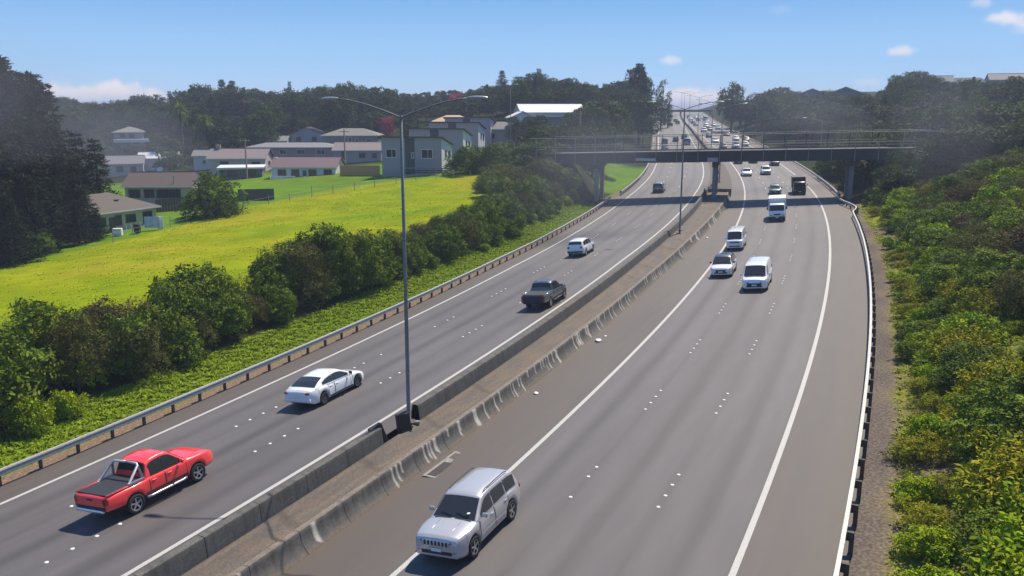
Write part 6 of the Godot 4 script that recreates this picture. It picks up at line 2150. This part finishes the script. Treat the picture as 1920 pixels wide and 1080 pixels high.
	for k in [[-44.9, 106.6, 0.8, 1.6, "white door-sized panel standing right of the pale blue sheet"], [-48.9, 103.3, 1.1, 0.9, "white wrapped bundle on the lawn in front of the bungalow"]]:
		var b := MB.new()
		b.bevel(Vector3(0, k[3] / 2, 0), Vector3(k[2], k[3], 0.08 if k[3] > 1.5 else 0.5), 0.03)
		tag(mi("panel" if k[3] > 1.5 else "bundle", b.done(), M.cloth_white), k[4], "panel" if k[3] > 1.5 else "bundle").position = Vector3(k[0], ground_at(k[0], k[1]), -k[1])
	for k in [[-47.6, 105.3, 0.9, "dark garden chair left of the pale blue sheet"], [-46.9, 104.4, 1.0, "black bin by the pale blue sheet"]]:
		var b := MB.new()
		if k[2] > 0.95:
			b.bevel(Vector3(0, 0.5, 0), Vector3(0.6, 1.0, 0.65), 0.06)
			b.bevel(Vector3(0, 1.05, 0), Vector3(0.66, 0.1, 0.7), 0.03)
		else:
			b.box(Vector3(0, 0.42, 0), Vector3(0.6, 0.06, 0.6)); b.box(Vector3(0, 0.75, -0.28), Vector3(0.6, 0.6, 0.05))
			for e in [[-1, -1], [1, -1], [-1, 1], [1, 1]]: b.box(Vector3(e[0] * 0.27, 0.195, e[1] * 0.26), Vector3(0.05, 0.39, 0.05))
		tag(mi("bin" if k[2] > 0.95 else "garden_chair", b.done(), M.black), k[3], "bin" if k[2] > 0.95 else "chair").position = Vector3(k[0], ground_at(k[0], k[1]), -k[1])
	# overgrown timber retaining fence on the right bank
	o = thing("retaining_fence", "broken pale timber retaining fence half buried in the right bank", "fence", Vector3.ZERO)
	var s := 23.0
	while s < 36.0:
		var p := on_ground(s, 18.2, 0.0)
		var b := MB.new()
		b.bevel(Vector3(0, 0.5, 0), Vector3(0.14, 1.8, 0.12), 0.02)
		var k := mi("post", b.done(), M.timber, o)
		k.position = p; k.rotation.y = -head(s)
		if s < 34.0 and int(s) != 29:
			for yy in [0.5, 0.85, 1.2]:
				var b2 := MB.new()
				b2.bevel(Vector3.ZERO, Vector3(0.05, 0.26, 1.75), 0.01)
				var r := mi("board", b2.done(), gmat(Color(0.52, 0.48, 0.42), 0.9, g, 0.7) if yy > 0.9 else M.timber, o)
				r.position = on_ground(s + 0.9, 18.2, yy); r.rotation.y = -head(s)
		s += 1.8

# ---------------------------------------------------------------- sky
func cloud(img: Image, az: float, el: float, w: float, h: float, strength: float, seed_: int) -> void:   # degrees; a patch of real sky, soft and lumpy
	var n := FastNoiseLite.new()
	n.seed = seed_; n.frequency = 0.9; n.fractal_octaves = 4
	var W := img.get_width()
	var H := img.get_height()
	var x0 := int((az - w) / 360.0 * W)
	var x1 := int((az + w) / 360.0 * W) + 1
	var y0 := int((0.5 - (el + h) / 180.0) * H)
	var y1 := int((0.5 - (el - h) / 180.0) * H) + 1
	for y in range(y0, y1):
		for x in range(x0, x1):
			var a := (x + 0.5) / W * 360.0
			var e := (0.5 - (y + 0.5) / H) * 180.0
			var u := (a - az) / w
			var v := (e - el) / h
			var body := 1.0 - u * u - v * v * (1.0 if v > 0.0 else 1.6)
			var k := clampf((body + n.get_noise_2d(a * 1.2, e * 2.0) * 0.8 - 0.12) * 1.8, 0.0, 1.0) * minf(strength, 1.0)
			if k > 0.0:
				var xx := posmod(x, W)
				var c := img.get_pixel(xx, y)
				var lit := Color(0.93, 0.87, 0.89).lerp(Color(0.74, 0.73, 0.80), clampf(-v * 0.7 + 0.2, 0.0, 1.0))
				img.set_pixel(xx, y, c.lerp(lit, k))

func make_sky() -> void:
	var w := 512
	var h := 256
	var data := PackedFloat32Array()
	data.resize(w * h * 3)
	var sun := Vector3(5.5, 15.7, -9.2).normalized()
	var i := 0
	for y in h:
		var el := (0.5 - (y + 0.5) / h) * PI
		var se := sin(el)
		var base: Color
		if el >= 0.0:
			var d := rad_to_deg(el)
			base = Color(0.50, 0.70, 0.93).lerp(Color(0.35, 0.60, 0.92), ss(0.0, 3.2, d)).lerp(Color(0.165, 0.40, 0.80), ss(2.4, 9.0, d)).lerp(Color(0.062, 0.175, 0.47), ss(9.0, 60.0, d))
		else: base = Color(0.22, 0.23, 0.22).lerp(Color(0.10, 0.105, 0.10), clampf(-se * 2.0, 0.0, 1.0))
		for x in w:
			var az := (x + 0.5) / w * TAU
			var dir := Vector3(sin(az) * cos(el), se, -cos(az) * cos(el))
			var cs := dir.dot(sun)
			var glow := 0.0 if el < 0.0 else 0.55 * exp(-acos(clampf(cs, -1.0, 1.0)) * 5.0)
			data[i] = base.r + glow; data[i + 1] = base.g + glow; data[i + 2] = base.b + glow * 0.9
			i += 3
	var img := Image.create_from_data(w, h, false, Image.FORMAT_RGBF, data.to_byte_array())
	img.resize(2048, 1024, Image.INTERPOLATE_BILINEAR)
	var n := 0
	for k in [[-28.3, 0.95, 1.7, 0.75, 1.3], [-26.6, 0.75, 1.6, 0.6, 1.2], [-24.7, 1.0, 1.9, 0.75, 1.4], [-22.6, 0.7, 1.3, 0.5, 1.2], [-18.4, 0.85, 1.1, 0.6, 1.2], [10.4, 3.05, 0.75, 0.33, 0.62], [12.2, 0.45, 3.4, 0.9, 1.3], [11.0, 0.75, 1.5, 0.55, 1.2], [-3.6, 0.55, 4.5, 0.5, 0.6], [24.2, 3.4, 0.85, 0.38, 0.7], [22.4, 1.6, 1.1, 0.2, 0.35], [29.3, 5.0, 1.1, 0.45, 0.8], [31.2, 4.5, 1.6, 0.7, 0.85], [28.0, 5.9, 0.8, 0.3, 0.4], [17.0, 6.0, 0.7, 0.3, 0.12], [48.0, 3.0, 7.0, 1.6, 0.8], [-52.0, 2.0, 8.0, 1.2, 0.8], [80.0, 8.0, 9.0, 2.4, 0.7], [120.0, 4.0, 12.0, 2.0, 0.7], [-90.0, 6.0, 10.0, 2.2, 0.7], [-140.0, 5.0, 14.0, 2.4, 0.7], [170.0, 7.0, 12.0, 2.5, 0.7]]:
		n += 1
		cloud(img, k[0], k[1], k[2], k[3], k[4], n)
	var p := PanoramaSkyMaterial.new()
	p.panorama = ImageTexture.create_from_image(img)
	var sky := Sky.new()
	sky.sky_material = p
	var e := Environment.new()
	e.background_mode = Environment.BG_SKY
	e.sky = sky
	e.tonemap_mode = Environment.TONE_MAPPER_LINEAR
	e.tonemap_exposure = 1.35
	e.background_energy_multiplier = 0.78
	e.sdfgi_enabled = true
	e.ssao_enabled = true
	e.ssil_enabled = true
	e.volumetric_fog_enabled = true
	e.volumetric_fog_density = 0.0
	e.fog_enabled = true
	e.fog_light_color = Color(0.86, 0.90, 1.0)
	e.fog_density = 0.00045
	var we := WorldEnvironment.new()
	we.name = "sky"
	we.environment = e
	add_child(we)

func make_smoke() -> void:   # thin drifting smoke, in soft overlapping puffs
	var list := [[38.0, 205.0, 80.0, [20.0, 14.0, 8.0], 0.0055, "faint smoke drifting in front of the left pines"], [262.0, 252.0, 150.0, [34.0, 18.0, 10.0], 0.006, "faint smoke over the houses at left"], [1095.0, 292.0, 102.0, [22.0, 17.0, 8.0], 0.007, "faint grey smoke drifting over the bridge's left end"], [1705.0, 240.0, 98.0, [19.0, 14.0, 7.0], 0.006, "faint smoke drifting over the bridge's right end"], [1500.0, 225.0, 150.0, [40.0, 12.0, 10.0], 0.0045, "faint bluish haze over the right slope"]]
	rng.seed = 5
	for k in list:
		var z: float = k[2]
		var c := Vector3((k[0] - 960.0) / 1575.0 * z * 1.02, 15.3 + (204.0 - k[1]) / 1575.0 * z * 1.02, -z)
		var o := Node3D.new()
		o.name = numbered("smoke")
		add_child(o)
		o.position = c
		tag(o, k[5], "smoke", "", "stuff")
		var m := FogMaterial.new()
		m.albedo = Color(0.80, 0.80, 0.84)
		m.density = k[4]
		for i in 6:
			var f := FogVolume.new()
			f.name = "puff"
			f.shape = RenderingServer.FOG_VOLUME_SHAPE_ELLIPSOID
			var s := 1.0 - i * 0.12
			f.size = Vector3(k[3][0], k[3][1], k[3][2]) * s
			f.position = Vector3(rng.randf_range(-0.22, 0.22) * k[3][0], rng.randf_range(-0.22, 0.22) * k[3][1], rng.randf_range(-0.2, 0.2) * k[3][2])
			f.rotation.z = rng.randf_range(-0.6, 0.6)
			f.material = m
			o.add_child(f, true)

func finish_labels() -> void:   # alike neighbours are told apart by their order away from the camera
	var by := {}
	for o in get_children():
		if o is Node3D and o.has_meta("label") and o.has_meta("category"):
			var l: String = o.get_meta("label")
			if not by.has(l): by[l] = []
			by[l].append(o)
	var ord_ := ["nearest", "second nearest", "third nearest", "fourth nearest", "fifth nearest", "sixth nearest", "seventh nearest", "eighth nearest", "ninth nearest", "tenth nearest", "eleventh nearest", "twelfth nearest", "thirteenth nearest", "fourteenth nearest", "fifteenth nearest", "sixteenth nearest", "seventeenth nearest", "eighteenth nearest", "nineteenth nearest", "twentieth nearest", "twenty-first nearest", "twenty-second nearest", "twenty-third nearest", "twenty-fourth nearest"]
	for l in by:
		var a: Array = by[l]
		if a.size() < 2: continue
		a.sort_custom(func(p, q): return p.position.z > q.position.z)
		for i in a.size():
			if i < 24 or i == a.size() - 1: a[i].set_meta("label", l + ", " + (ord_[i] if i < a.size() - 1 else ("farther one" if a.size() == 2 else "farthest one")))

func _ready() -> void:
	# camera on its pole 15.3 m above the road, then sky and sun
	var cam := Camera3D.new()
	cam.name = "camera"
	add_child(cam)
	cam.position = Vector3(0, 15.3, 0)
	cam.rotation_degrees = Vector3(-12.0456, 0, 0)
	cam.fov = 37.858
	cam.near = 0.3
	cam.far = 12000.0
	cam.current = true
	nz.seed = 12; nz.frequency = 0.05; nz.fractal_octaves = 4
	nz2.seed = 77; nz2.frequency = 0.03; nz2.fractal_octaves = 3
	make_sky()
	var sun := DirectionalLight3D.new()
	sun.name = "sun"
	add_child(sun)
	sun.look_at_from_position(Vector3(5.5, 15.7, -9.2), Vector3.ZERO)
	sun.light_energy = 1.6
	sun.light_color = Color(1.0, 0.95, 0.865)
	sun.light_angular_distance = 0.5
	sun.shadow_enabled = true
	rng.seed = 1
	init_road()
	make_materials()
	make_ground()
	make_roads()
	make_median()
	make_rails()
	make_bridge()
	make_lamps()
	plant_kinds()
	make_houses()
	make_specs()
	make_traffic()
	trees()
	shrubs()
	grass()
	make_smoke()
	finish_labels()
